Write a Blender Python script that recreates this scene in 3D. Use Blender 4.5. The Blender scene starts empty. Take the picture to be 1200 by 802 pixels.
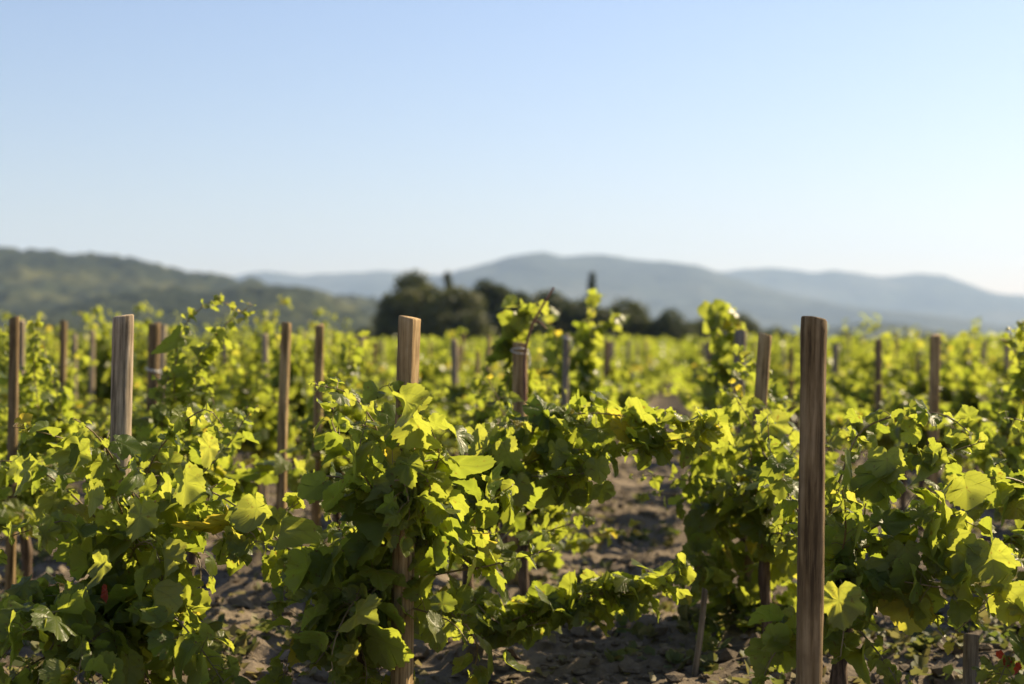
import bpy, math, random
import numpy as np
from mathutils import Vector, Matrix

C = bpy.context.scene.collection
sc = bpy.context.scene
R = math.radians
CAM_H = 1.25
FPX = 50.0 / 36.0 * 1200.0          # focal length in photo pixels
HOR = 401.0

# ------------------------------------------------------------------ camera
cd = bpy.data.cameras.new('camera')
cam = bpy.data.objects.new('camera', cd)
C.objects.link(cam)
cam.location = (0, 0, CAM_H)
cam.rotation_euler = (R(90), 0, 0)
cd.lens = 50.0
cd.sensor_width = 36.0
cd.clip_start = 0.1
cd.clip_end = 40000.0
cd.dof.use_dof = True
cd.dof.focus_distance = 4.45
cd.dof.aperture_fstop = 1.7
cd.dof.aperture_blades = 9
sc.camera = cam

# ------------------------------------------------------------------ sky, sun, exposure
SUN_AZ = 56.0                        # degrees to the right of the view direction
SUN_EL = 36.0
w = bpy.data.worlds.new('World')
sc.world = w
w.use_nodes = True
nt = w.node_tree
bg = nt.nodes['Background']
sky = nt.nodes.new('ShaderNodeTexSky')
sky.sky_type = 'NISHITA'
sky.sun_disc = False
sky.sun_elevation = R(SUN_EL)
sky.sun_rotation = R(SUN_AZ)
sky.altitude = 150.0
sky.air_density = 1.4
sky.dust_density = 0.6
sky.ozone_density = 5.0
wb = nt.nodes.new('ShaderNodeMix'); wb.data_type = 'RGBA'; wb.blend_type = 'MULTIPLY'
wb.inputs[0].default_value = 1.0
wb.inputs[7].default_value = (1.12, 0.945, 0.97, 1)      # white balance of the sky light
nt.links.new(sky.outputs[0], wb.inputs[6])
nt.links.new(wb.outputs[2], bg.inputs[0])
bg.inputs[1].default_value = 0.0615

S = Vector((math.sin(R(SUN_AZ)) * math.cos(R(SUN_EL)), math.cos(R(SUN_AZ)) * math.cos(R(SUN_EL)), math.sin(R(SUN_EL))))
sl = bpy.data.lights.new('sun', 'SUN')
sl.energy = 5.0
sl.angle = R(0.5)
sl.color = (1.0, 0.81, 0.53)
sun = bpy.data.objects.new('sun', sl)
C.objects.link(sun)
sun.rotation_euler = S.to_track_quat('Z', 'Y').to_euler()
sun.location = (30, 20, 40)

sc.view_settings.view_transform = 'Standard'
sc.view_settings.look = 'None'
sc.view_settings.exposure = 1.3
sc.view_settings.gamma = 1.0
sc.view_settings.use_curve_mapping = False
sc.cycles.max_bounces = 8
sc.cycles.diffuse_bounces = 4
sc.cycles.glossy_bounces = 2
sc.cycles.transmission_bounces = 5
sc.cycles.volume_bounces = 1
sc.cycles.use_denoising = True
sc.cycles.caustics_reflective = False
sc.cycles.caustics_refractive = False

# ------------------------------------------------------------------ helpers
rng = np.random.default_rng(7)


def W(px, py, d):
    return np.array([(px - 600.0) / FPX * d, d, CAM_H - (py - HOR) / FPX * d])


def hash2(i, j, seed=0):
    n = (i.astype(np.int64) * 374761393 + j.astype(np.int64) * 668265263 + seed * 974634777) & 0x7fffffff
    n = ((n ^ (n >> 13)) * 1274126177) & 0x7fffffff
    n = (n ^ (n >> 16)) & 0xffff
    return n / 65535.0


def vnoise(x, y, seed=0):
    xi = np.floor(x); yi = np.floor(y)
    fx = x - xi; fy = y - yi
    fx = fx * fx * (3 - 2 * fx); fy = fy * fy * (3 - 2 * fy)
    xi = xi.astype(np.int64); yi = yi.astype(np.int64)
    a = hash2(xi, yi, seed); b = hash2(xi + 1, yi, seed)
    c = hash2(xi, yi + 1, seed); d = hash2(xi + 1, yi + 1, seed)
    return (a * (1 - fx) + b * fx) * (1 - fy) + (c * (1 - fx) + d * fx) * fy


def fbm(x, y, oct=4, seed=0):
    s = 0; a = 0.5; t = 0
    for o in range(oct):
        s = s + a * vnoise(x * 2 ** o + 17.3 * o, y * 2 ** o - 9.1 * o, seed + o)
        t += a; a *= 0.5
    return s / t


def mesh_np(name, verts, faces_list, mats, tint=None, uv=None, mat_idx=None, smooth=True):
    """faces_list: list of (F,k) int arrays."""
    me = bpy.data.meshes.new(name)
    v = np.asarray(verts, dtype=np.float32)
    me.vertices.add(len(v))
    me.vertices.foreach_set('co', v.ravel())
    loops = np.concatenate([f.ravel() for f in faces_list]).astype(np.int32)
    tot = np.concatenate([np.full(len(f), f.shape[1], dtype=np.int32) for f in faces_list])
    start = np.concatenate([[0], np.cumsum(tot)[:-1]]).astype(np.int32)
    me.loops.add(len(loops))
    me.loops.foreach_set('vertex_index', loops)
    me.polygons.add(len(tot))
    me.polygons.foreach_set('loop_start', start)
    if mat_idx is not None:
        me.polygons.foreach_set('material_index', np.asarray(mat_idx, dtype=np.int32))
    me.polygons.foreach_set('use_smooth', np.full(len(tot), smooth, dtype=bool))
    for m in (mats if isinstance(mats, (list, tuple)) else [mats]):
        me.materials.append(m)
    if tint is not None:
        at = me.attributes.new('tint', 'FLOAT', 'POINT')
        at.data.foreach_set('value', np.asarray(tint, dtype=np.float32))
    if uv is not None:
        ul = me.uv_layers.new(name='leafmap')
        ul.data.foreach_set('uv', np.asarray(uv, dtype=np.float32)[loops].ravel())
    me.update(calc_edges=True)
    me.validate()
    return me


def link(name, me, parent=None, loc=(0, 0, 0)):
    o = bpy.data.objects.new(name, me)
    C.objects.link(o)
    o.location = loc
    if parent is not None:
        o.parent = parent
    return o


def tag(o, label=None, cat=None, group=None, kind=None):
    if label: o['label'] = label
    if cat: o['category'] = cat
    if group: o['group'] = group
    if kind: o['kind'] = kind
    return o


def tube(pts, rad, n=6, cap=True):
    P = np.asarray(pts, dtype=float)
    rad = np.broadcast_to(np.asarray(rad, dtype=float), (len(P),))
    T = np.gradient(P, axis=0)
    T /= np.linalg.norm(T, axis=1)[:, None] + 1e-9
    ref = np.array([0.31, 0.92, 0.24]) if abs(T[0][2]) > 0.7 else np.array([0.05, 0.1, 1.0])
    A = np.cross(T, ref); A /= np.linalg.norm(A, axis=1)[:, None] + 1e-9
    B = np.cross(T, A)
    ang = np.linspace(0, 2 * np.pi, n, endpoint=False)
    V = P[:, None, :] + rad[:, None, None] * (np.cos(ang)[None, :, None] * A[:, None, :] + np.sin(ang)[None, :, None] * B[:, None, :])
    V = V.reshape(-1, 3)
    F = []
    m = len(P)
    i = np.arange(m - 1)[:, None] * n
    k = np.arange(n)[None, :]
    k2 = (k + 1) % n
    F = np.stack([i + k, i + k2, i + n + k2, i + n + k], axis=-1).reshape(-1, 4)
    return V, F


class MB:
    def __init__(s):
        s.v = []; s.q = []; s.t = []; s.n = 0

    def add(s, V, F):
        F = np.asarray(F) + s.n
        (s.q if F.shape[1] == 4 else s.t).append(F)
        s.v.append(V); s.n += len(V)

    def mesh(s, name, mat, **kw):
        fl = []
        if s.q: fl.append(np.concatenate(s.q))
        if s.t: fl.append(np.concatenate(s.t))
        return mesh_np(name, np.concatenate(s.v), fl, mat, **kw)


# ------------------------------------------------------------------ materials
def newmat(name):
    m = bpy.data.materials.new(name)
    m.use_nodes = True
    m.node_tree.nodes.clear()
    return m, m.node_tree, m.node_tree.nodes, m.node_tree.links


def ramp(N, stops):
    r = N.new('ShaderNodeValToRGB')
    e = r.color_ramp.elements
    while len(e) < len(stops): e.new(0.5)
    for i, (p, c) in enumerate(stops):
        e[i].position = p
        e[i].color = (c[0], c[1], c[2], 1)
    return r


def mth(N, L, op, a, b=None, c=None):
    n = N.new('ShaderNodeMath'); n.operation = op
    for i, x in enumerate((a, b, c)):
        if x is None: continue
        if isinstance(x, (int, float)): n.inputs[i].default_value = x
        else: L.new(x, n.inputs[i])
    return n.outputs[0]


def mixc(N, L, fac, a, b, typ='MIX'):
    n = N.new('ShaderNodeMix'); n.data_type = 'RGBA'; n.blend_type = typ
    for sock, x in ((n.inputs[0], fac), (n.inputs[6], a), (n.inputs[7], b)):
        if isinstance(x, (int, float)): sock.default_value = x
        elif isinstance(x, tuple): sock.default_value = (x[0], x[1], x[2], 1)
        else: L.new(x, sock)
    return n.outputs[2]


def leaf_material(name, veins, tops, trans, under, tfac=0.58, rough=0.38):
    m, t, N, L = newmat(name)
    out = N.new('ShaderNodeOutputMaterial')
    at = N.new('ShaderNodeAttribute'); at.attribute_name = 'tint'
    geo = N.new('ShaderNodeNewGeometry')
    tc = N.new('ShaderNodeTexCoord')
    nz = N.new('ShaderNodeTexNoise'); nz.inputs['Scale'].default_value = 28.0 if veins else 9.0; nz.inputs['Detail'].default_value = 3
    L.new(tc.outputs['Object'], nz.inputs['Vector'])
    v = mth(N, L, 'ADD', at.outputs['Fac'], mth(N, L, 'MULTIPLY', mth(N, L, 'SUBTRACT', nz.outputs[0], 0.5), 0.30))
    rt = ramp(N, tops); L.new(v, rt.inputs[0])
    rr = ramp(N, trans); L.new(v, rr.inputs[0])
    top = rt.outputs[0]; tr = rr.outputs[0]
    nrm = None
    if veins:
        uv = N.new('ShaderNodeUVMap'); uv.uv_map = 'leafmap'
        sp = N.new('ShaderNodeSeparateXYZ'); L.new(uv.outputs[0], sp.inputs[0])
        u, vv = sp.outputs[0], mth(N, L, 'ADD', sp.outputs[1], 0.02)
        ang = mth(N, L, 'ABSOLUTE', mth(N, L, 'ARCTAN2', u, vv))
        rad = mth(N, L, 'SQRT', mth(N, L, 'ADD', mth(N, L, 'MULTIPLY', u, u), mth(N, L, 'MULTIPLY', vv, vv)))
        dist = mth(N, L, 'MULTIPLY', mth(N, L, 'PINGPONG', ang, 0.40), rad)
        vein = N.new('ShaderNodeMapRange'); vein.inputs['From Min'].default_value = 0.010; vein.inputs['From Max'].default_value = 0.030
        vein.inputs['To Min'].default_value = 1.0; vein.inputs['To Max'].default_value = 0.0
        L.new(dist, vein.inputs['Value'])
        # fine side veins: chevrons along the ribs
        side = mth(N, L, 'PINGPONG', mth(N, L, 'ADD', mth(N, L, 'MULTIPLY', rad, 1.0), mth(N, L, 'MULTIPLY', dist, -0.9)), 0.055)
        sv = N.new('ShaderNodeMapRange'); sv.inputs['From Min'].default_value = 0.003; sv.inputs['From Max'].default_value = 0.014
        sv.inputs['To Min'].default_value = 0.45; sv.inputs['To Max'].default_value = 0.0
        L.new(side, sv.inputs['Value'])
        vf = mth(N, L, 'MAXIMUM', vein.outputs[0], sv.outputs[0])
        top = mixc(N, L, mth(N, L, 'MULTIPLY', vf, 0.55), top, (0.17, 0.20, 0.06))
        tr = mixc(N, L, mth(N, L, 'MULTIPLY', vf, 0.30), tr, (0.20, 0.22, 0.03))
        bp = N.new('ShaderNodeBump'); bp.inputs['Strength'].default_value = 0.6; bp.inputs['Distance'].default_value = 0.004
        L.new(mth(N, L, 'SUBTRACT', nz.outputs[0], mth(N, L, 'MULTIPLY', vf, 0.6)), bp.inputs['Height'])
        nrm = bp.outputs[0]
    ns = N.new('ShaderNodeTexNoise'); ns.inputs['Scale'].default_value = 55.0 if veins else 25.0; ns.inputs['Detail'].default_value = 2
    L.new(tc.outputs['Object'], ns.inputs['Vector'])
    spot = N.new('ShaderNodeMapRange'); spot.inputs['From Min'].default_value = 0.66; spot.inputs['From Max'].default_value = 0.72
    L.new(ns.outputs[0], spot.inputs['Value'])
    sf = mth(N, L, 'MULTIPLY', spot.outputs[0], 0.7)
    top = mixc(N, L, sf, top, (0.11, 0.062, 0.020))
    tr = mixc(N, L, sf, tr, (0.26, 0.13, 0.02))
    col = mixc(N, L, mth(N, L, 'MULTIPLY', geo.outputs['Backfacing'], 0.75), top, under)
    p = N.new('ShaderNodeBsdfPrincipled')
    L.new(col, p.inputs['Base Color'])
    p.inputs['Roughness'].default_value = rough
    p.inputs['Specular IOR Level'].default_value = 0.32
    tb = N.new('ShaderNodeBsdfTranslucent'); L.new(tr, tb.inputs[0])
    if nrm is not None:
        L.new(nrm, p.inputs['Normal'])
    mx = N.new('ShaderNodeMixShader'); mx.inputs[0].default_value = tfac
    L.new(p.outputs[0], mx.inputs[1]); L.new(tb.outputs[0], mx.inputs[2])
    L.new(mx.outputs[0], out.inputs[0])
    return m


TOPS = [(0.0, (0.050, 0.080, 0.015)), (0.45, (0.090, 0.122, 0.020)), (0.75, (0.130, 0.150, 0.025)), (1.0, (0.20, 0.17, 0.02))]
TRANS = [(0.0, (0.27, 0.34, 0.028)), (0.45, (0.40, 0.45, 0.043)), (0.75, (0.47, 0.50, 0.06)), (1.0, (0.68, 0.54, 0.05))]
M_leaf = leaf_material('vine_leaf', True, TOPS, TRANS, (0.17, 0.190, 0.065))
M_leaf_far = leaf_material('vine_leaf_plain', False, TOPS, TRANS, (0.17, 0.185, 0.07))
M_red = leaf_material('red_leaf', False, [(0, (0.28, 0.03, 0.015)), (1, (0.36, 0.06, 0.02))], [(0, (0.5, 0.06, 0.02)), (1, (0.6, 0.1, 0.03))], (0.4, 0.06, 0.04))
M_tree = leaf_material('tree_leaf', False, [(0, (0.040, 0.052, 0.022)), (1, (0.125, 0.130, 0.045))], [(0, (0.05, 0.075, 0.012)), (1, (0.11, 0.12, 0.02))], (0.05, 0.065, 0.035), tfac=0.3, rough=0.6)
M_weed = leaf_material('weed_leaf', False, [(0, (0.04, 0.07, 0.018)), (0.7, (0.09, 0.105, 0.03)), (1, (0.24, 0.185, 0.09))], [(0, (0.14, 0.2, 0.02)), (1, (0.3, 0.25, 0.1))], (0.1, 0.12, 0.05), tfac=0.4, rough=0.6)


def wood_material(name, dark, mid, light):
    m, t, N, L = newmat(name)
    out = N.new('ShaderNodeOutputMaterial')
    tc = N.new('ShaderNodeTexCoord')
    oi = N.new('ShaderNodeObjectInfo')
    mp = N.new('ShaderNodeMapping'); mp.inputs['Scale'].default_value = (70, 70, 3.2)
    L.new(tc.outputs['Object'], mp.inputs[0])
    L.new(mth(N, L, 'MULTIPLY', oi.outputs['Random'], 50.0), mp.inputs['Location'])
    n1 = N.new('ShaderNodeTexNoise'); n1.inputs['Scale'].default_value = 1.0; n1.inputs['Detail'].default_value = 6; n1.inputs['Roughness'].default_value = 0.65
    L.new(mp.outputs[0], n1.inputs['Vector'])
    n2 = N.new('ShaderNodeTexNoise'); n2.inputs['Scale'].default_value = 7.0; n2.inputs['Detail'].default_value = 4
    L.new(tc.outputs['Object'], n2.inputs['Vector'])
    r = ramp(N, [(0.36, dark), (0.5, mid), (0.66, light)])
    L.new(n1.outputs[0], r.inputs[0])
    c = mixc(N, L, mth(N, L, 'MULTIPLY', mth(N, L, 'SMOOTH_MIN', mth(N, L, 'MAXIMUM', mth(N, L, 'MULTIPLY', mth(N, L, 'SUBTRACT', n2.outputs[0], 0.48), 5.0), 0.0), 1.0, 0.3), 0.7), r.outputs[0], dark)
    r2 = ramp(N, [(0.3, (0.62, 0.60, 0.58)), (0.7, (1.15, 1.08, 1.0))]); L.new(n2.outputs[0], r2.inputs[0])
    c = mixc(N, L, 0.8, c, r2.outputs[0], 'MULTIPLY')
    # sawn end of the stake: paler and greyer, from the face direction in the object's own space
    geo = N.new('ShaderNodeNewGeometry')
    p = N.new('ShaderNodeBsdfPrincipled')
    L.new(c, p.inputs['Base Color'])
    p.inputs['Roughness'].default_value = 0.85
    p.inputs['Specular IOR Level'].default_value = 0.2
    bp = N.new('ShaderNodeBump'); bp.inputs['Strength'].default_value = 0.9; bp.inputs['Distance'].default_value = 0.004
    L.new(n1.outputs[0], bp.inputs['Height'])
    L.new(bp.outputs[0], p.inputs['Normal'])
    L.new(p.outputs[0], out.inputs[0])
    return m


M_wood_warm = wood_material('wood_warm', (0.12, 0.077, 0.034), (0.36, 0.255, 0.120), (0.52, 0.39, 0.21))
M_wood_pale = wood_material('wood_pale', (0.13, 0.102, 0.068), (0.37, 0.30, 0.205), (0.54, 0.45, 0.33))
M_wood_dark = wood_material('wood_dark', (0.060, 0.040, 0.019), (0.20, 0.140, 0.068), (0.33, 0.245, 0.135))
M_wood_grey = wood_material('wood_grey', (0.10, 0.085, 0.065), (0.24, 0.205, 0.155), (0.36, 0.315, 0.25))
M_bark = wood_material('vine_bark', (0.04, 0.028, 0.020), (0.12, 0.085, 0.060), (0.22, 0.165, 0.12))


def simple(name, col, rough=0.6, trans=None):
    m, t, N, L = newmat(name)
    out = N.new('ShaderNodeOutputMaterial')
    p = N.new('ShaderNodeBsdfPrincipled')
    tc = N.new('ShaderNodeTexCoord')
    nz = N.new('ShaderNodeTexNoise'); nz.inputs['Scale'].default_value = 14; nz.inputs['Detail'].default_value = 4
    L.new(tc.outputs['Object'], nz.inputs['Vector'])
    r = ramp(N, [(0.3, tuple(x * 0.6 for x in col)), (0.7, tuple(min(1, x * 1.35) for x in col))])
    L.new(nz.outputs[0], r.inputs[0])
    L.new(r.outputs[0], p.inputs['Base Color'])
    p.inputs['Roughness'].default_value = rough
    L.new(p.outputs[0], out.inputs[0])
    return m


M_cane = simple('vine_cane', (0.17, 0.12, 0.045), 0.55)
M_cane_dry = simple('dry_cane', (0.17, 0.075, 0.04), 0.7)
M_tie = simple('white_twine', (0.62, 0.60, 0.55), 0.7)
M_wire = simple('rusty_wire', (0.13, 0.10, 0.08), 0.5)
M_trunk = simple('tree_bark', (0.07, 0.055, 0.04), 0.9)


def soil_material():
    m, t, N, L = newmat('soil')
    out = N.new('ShaderNodeOutputMaterial')
    tc = N.new('ShaderNodeTexCoord')
    n1 = N.new('ShaderNodeTexNoise'); n1.inputs['Scale'].default_value = 0.9; n1.inputs['Detail'].default_value = 8; n1.inputs['Roughness'].default_value = 0.62
    n2 = N.new('ShaderNodeTexNoise'); n2.inputs['Scale'].default_value = 22; n2.inputs['Detail'].default_value = 6; n2.inputs['Roughness'].default_value = 0.7
    n3 = N.new('ShaderNodeTexNoise'); n3.inputs['Scale'].default_value = 0.013; n3.inputs['Detail'].default_value = 5
    for n in (n1, n2, n3): L.new(tc.outputs['Object'], n.inputs['Vector'])
    r1 = ramp(N, [(0.3, (0.095, 0.077, 0.058)), (0.55, (0.165, 0.136, 0.102)), (0.75, (0.25, 0.21, 0.16))]); L.new(n1.outputs[0], r1.inputs[0])
    r2 = ramp(N, [(0.3, (0.5, 0.48, 0.46)), (0.7, (1.3, 1.26, 1.2))]); L.new(n2.outputs[0], r2.inputs[0])
    c = mixc(N, L, 0.85, r1.outputs[0], r2.outputs[0], 'MULTIPLY')
    # far fields: plots of dry grass, scrub and crops beyond the vineyard
    sp = N.new('ShaderNodeSeparateXYZ'); L.new(tc.outputs['Object'], sp.inputs[0])
    far = N.new('ShaderNodeMapRange'); far.inputs['From Min'].default_value = 112; far.inputs['From Max'].default_value = 122
    L.new(sp.outputs[1], far.inputs['Value'])
    rf = ramp(N, [(0.35, (0.05, 0.065, 0.028)), (0.52, (0.10, 0.11, 0.045)), (0.64, (0.17, 0.15, 0.09))]); L.new(n3.outputs[0], rf.inputs[0])
    c = mixc(N, L, far.outputs[0], c, rf.outputs[0])
    p = N.new('ShaderNodeBsdfPrincipled')
    L.new(c, p.inputs['Base Color']); p.inputs['Roughness'].default_value = 0.95; p.inputs['Specular IOR Level'].default_value = 0.15
    bp = N.new('ShaderNodeBump'); bp.inputs['Strength'].default_value = 0.8; bp.inputs['Distance'].default_value = 0.02
    L.new(n2.outputs[0], bp.inputs['Height']); L.new(bp.outputs[0], p.inputs['Normal'])
    L.new(p.outputs[0], out.inputs[0])
    return m


M_soil = soil_material()


def hill_material(name, a, b, c3, scale, fine):
    m, t, N, L = newmat(name)
    out = N.new('ShaderNodeOutputMaterial')
    tc = N.new('ShaderNodeTexCoord')
    n1 = N.new('ShaderNodeTexNoise'); n1.inputs['Scale'].default_value = scale; n1.inputs['Detail'].default_value = 7; n1.inputs['Roughness'].default_value = 0.66
    n2 = N.new('ShaderNodeTexVoronoi'); n2.inputs['Scale'].default_value = fine
    for n in (n1, n2): L.new(tc.outputs['Object'], n.inputs['Vector'])
    r = ramp(N, [(0.36, a), (0.5, b), (0.66, c3)]); L.new(n1.outputs[0], r.inputs[0])
    r2 = ramp(N, [(0.0, (0.6, 0.6, 0.6)), (1.0, (1.35, 1.35, 1.35))]); L.new(n2.outputs['Color'], r2.inputs[0])
    c = mixc(N, L, 0.8, r.outputs[0], r2.outputs[0], 'MULTIPLY')
    p = N.new('ShaderNodeBsdfPrincipled')
    L.new(c, p.inputs['Base Color']); p.inputs['Roughness'].default_value = 0.95; p.inputs['Specular IOR Level'].default_value = 0.05
    L.new(p.outputs[0], out.inputs[0])
    return m


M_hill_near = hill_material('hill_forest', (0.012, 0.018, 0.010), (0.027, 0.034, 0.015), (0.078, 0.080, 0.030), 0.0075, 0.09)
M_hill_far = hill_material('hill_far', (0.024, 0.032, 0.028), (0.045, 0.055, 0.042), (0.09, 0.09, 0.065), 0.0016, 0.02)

# ------------------------------------------------------------------ ground, hills, haze
ROW_A = math.atan(201.0 / FPX)       # rows run a little to the right of the view direction
RT = math.tan(ROW_A)
SP = 1.17                            # row spacing
L0 = 0.36                            # lateral place of the row behind the right end stake


def row_x(k, d):
    return L0 + SP * k + RT * d


def ground_h(x, y):
    u = (x - RT * y - L0) / SP
    fr = np.abs(u - np.round(u))       # 0 in the row, 0.5 mid-aisle
    near = np.clip((60 - y) / 45, 0, 1) * np.clip((y + 5) / 5, 0, 1)
    h = 0.05 * np.exp(-(fr / 0.22) ** 2)
    h = h + 0.10 * (fbm(x * 1.6, y * 1.6, 3, 5) - 0.5)
    c = fbm(x * 7.0, y * 7.0, 3, 11)
    h = h + 0.075 * np.clip(c - 0.48, 0, 1) * 2.0
    h = h + 0.030 * (fbm(x * 22, y * 22, 2, 23) - 0.5)
    return h * near - 0.02


def graded(a, b, step, lo, hi, g):
    core = list(np.arange(a, b, step))
    up = []; s = step; x = core[-1]
    while x < hi:
        s *= g; x += s; up.append(min(x, hi))
    dn = []; s = step; x = core[0]
    while x > lo:
        s *= g; x -= s; dn.append(max(x, lo))
    return np.array(dn[::-1] + core + up)


gx = graded(-3.0, 4.2, 0.03, -9500, 9500, 1.10)
gy = graded(4.0, 13.0, 0.03, -300, 9500, 1.07)
GX, GY = np.meshgrid(gx, gy)
GZ = ground_h(GX, GY)
nx, ny = len(gx), len(gy)
ii = np.arange(ny - 1)[:, None] * nx + np.arange(nx - 1)[None, :]
gf = np.stack([ii, ii + 1, ii + nx + 1, ii + nx], -1).reshape(-1, 4)
g = link('ground', mesh_np('ground', np.stack([GX, GY, GZ], -1).reshape(-1, 3), [gf], M_soil))
tag(g, kind='structure')


def ridge(name, prof, D, front, back, mat, label, nu=420, nf=70, nb=14, bump=0.0, bscale=0.1, gully=0.12, gscale=0.004, seed=1, power=1.3):
    px = np.array([p[0] for p in prof], float); py = np.array([p[1] for p in prof], float)
    u = np.linspace(px[0], px[-1], nu)
    yy = np.interp(u, px, py)
    kk = max(2, int(22 * nu / (px[-1] - px[0]))); ker = np.hanning(kk * 2 + 3); ker /= ker.sum()
    yy = np.convolve(np.pad(yy, kk + 1, mode='edge'), ker, 'valid')
    H = np.clip((HOR - yy) / FPX * D + CAM_H, 0.5, None)
    X = (u - 600) / FPX * D
    vf = np.linspace(0, 1, nf); vb = np.linspace(0, 1, nb + 1)[1:]
    Y = np.concatenate([D - front * (1 - vf), D + back * vb])
    prof_v = np.concatenate([(vf ** power) * (1.0), np.clip(1 - vb ** 1.5, 0, 1)])
    XX, YY = np.meshgrid(X, Y)
    P = np.broadcast_to(prof_v[:, None], XX.shape)
    HH = np.broadcast_to(H[None, :], XX.shape)
    gl = fbm(XX * gscale, YY * gscale * 0.6, 4, seed) - 0.5
    Z = HH * (P + gully * 2.0 * gl * np.sin(np.pi * np.clip(P, 0, 1)))
    if bump:
        Z = Z - 0.55 * bump * np.clip(P * 8, 0, 1)
        Z = Z + bump * fbm(XX * bscale, YY * bscale, 3, seed + 9) * np.clip(P * 8, 0, 1)
    edge = np.minimum(1, np.minimum(np.arange(nu), nu - 1 - np.arange(nu)) / 25.0)[None, :]
    Z = Z * edge - 1.0 * (P <= 0) - 0.6
    n1, n2 = len(u), len(Y)
    q = np.arange(n2 - 1)[:, None] * n1 + np.arange(n1 - 1)[None, :]
    F = np.stack([q, q + 1, q + n1 + 1, q + n1], -1).reshape(-1, 4)
    o = link(name, mesh_np(name, np.stack([XX, YY, Z], -1).reshape(-1, 3), [F], mat))
    tag(o, label, kind='structure')
    return o


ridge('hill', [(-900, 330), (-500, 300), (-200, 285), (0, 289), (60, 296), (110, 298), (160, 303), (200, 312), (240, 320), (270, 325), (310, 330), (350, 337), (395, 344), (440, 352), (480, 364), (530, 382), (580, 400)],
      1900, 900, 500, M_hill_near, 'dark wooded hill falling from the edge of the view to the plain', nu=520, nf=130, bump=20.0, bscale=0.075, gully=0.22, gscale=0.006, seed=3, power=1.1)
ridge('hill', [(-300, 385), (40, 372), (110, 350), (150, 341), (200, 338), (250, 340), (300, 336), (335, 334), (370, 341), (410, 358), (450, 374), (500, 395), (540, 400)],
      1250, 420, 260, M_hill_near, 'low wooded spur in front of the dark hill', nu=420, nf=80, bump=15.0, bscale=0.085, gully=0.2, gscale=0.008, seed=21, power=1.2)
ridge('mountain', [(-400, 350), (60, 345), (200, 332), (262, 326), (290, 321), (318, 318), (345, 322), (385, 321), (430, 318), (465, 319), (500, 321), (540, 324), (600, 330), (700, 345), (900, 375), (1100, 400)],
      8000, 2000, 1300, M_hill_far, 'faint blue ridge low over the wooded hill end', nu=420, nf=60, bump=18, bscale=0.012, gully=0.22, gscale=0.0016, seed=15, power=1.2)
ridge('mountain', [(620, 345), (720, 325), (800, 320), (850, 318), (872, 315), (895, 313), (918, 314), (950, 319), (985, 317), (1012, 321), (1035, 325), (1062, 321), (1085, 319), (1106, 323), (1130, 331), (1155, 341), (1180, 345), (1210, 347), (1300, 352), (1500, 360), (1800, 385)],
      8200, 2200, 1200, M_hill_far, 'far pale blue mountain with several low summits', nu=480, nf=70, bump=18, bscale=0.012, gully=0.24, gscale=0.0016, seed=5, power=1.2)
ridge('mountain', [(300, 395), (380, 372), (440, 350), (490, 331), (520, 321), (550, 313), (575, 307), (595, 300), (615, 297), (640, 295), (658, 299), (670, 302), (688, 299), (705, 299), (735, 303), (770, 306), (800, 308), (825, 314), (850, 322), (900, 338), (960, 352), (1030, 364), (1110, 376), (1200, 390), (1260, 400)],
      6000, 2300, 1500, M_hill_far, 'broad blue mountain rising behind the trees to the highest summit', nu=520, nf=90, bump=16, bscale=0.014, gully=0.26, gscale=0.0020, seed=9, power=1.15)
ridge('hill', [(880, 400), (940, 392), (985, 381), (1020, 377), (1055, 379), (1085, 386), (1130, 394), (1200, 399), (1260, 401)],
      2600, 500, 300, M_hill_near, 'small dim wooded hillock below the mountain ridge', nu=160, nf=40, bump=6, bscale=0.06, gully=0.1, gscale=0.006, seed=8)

hz = bpy.data.meshes.new('haze')
x0, x1, y0, y1, z0, z1 = -9600, 9600, -400, 9600, -6.0, 640.0
hz.from_pydata([(x0, y0, z0), (x1, y0, z0), (x1, y1, z0), (x0, y1, z0), (x0, y0, z1), (x1, y0, z1), (x1, y1, z1), (x0, y1, z1)], [],
               [(0, 3, 2, 1), (4, 5, 6, 7), (0, 1, 5, 4), (1, 2, 6, 5), (2, 3, 7, 6), (3, 0, 4, 7)])
mh, t_, N_, L_ = newmat('haze_air')
o_ = N_.new('ShaderNodeOutputMaterial')
pv = N_.new('ShaderNodeVolumePrincipled')
pv.inputs['Color'].default_value = (0.49, 0.67, 0.97, 1)
pv.inputs['Density'].default_value = 0.000088
pv.inputs['Anisotropy'].default_value = 0.15
L_.new(pv.outputs[0], o_.inputs['Volume'])
hz.materials.append(mh)
tag(link('haze', hz), kind='stuff')

# ------------------------------------------------------------------ grape leaves
half = [(0.0, 0.02), (0.04, -0.07), (0.11, -0.15), (0.19, -0.19), (0.25, -0.17), (0.32, -0.18), (0.37, -0.11), (0.45, -0.10), (0.48, -0.01), (0.55, 0.05), (0.53, 0.13), (0.57, 0.19),
        (0.51, 0.24), (0.57, 0.30), (0.59, 0.37), (0.65, 0.42), (0.61, 0.49), (0.62, 0.56), (0.55, 0.59), (0.52, 0.66), (0.43, 0.65), (0.37, 0.70), (0.39, 0.76), (0.33, 0.80),
        (0.31, 0.87), (0.23, 0.87), (0.19, 0.94), (0.12, 0.94), (0.07, 1.0), (0.0, 1.03)]
half_mid = [(0.0, 0.02), (0.20, -0.19), (0.46, -0.08), (0.52, 0.20), (0.64, 0.42), (0.54, 0.62), (0.38, 0.70), (0.27, 0.87), (0.0, 1.02)]


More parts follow.
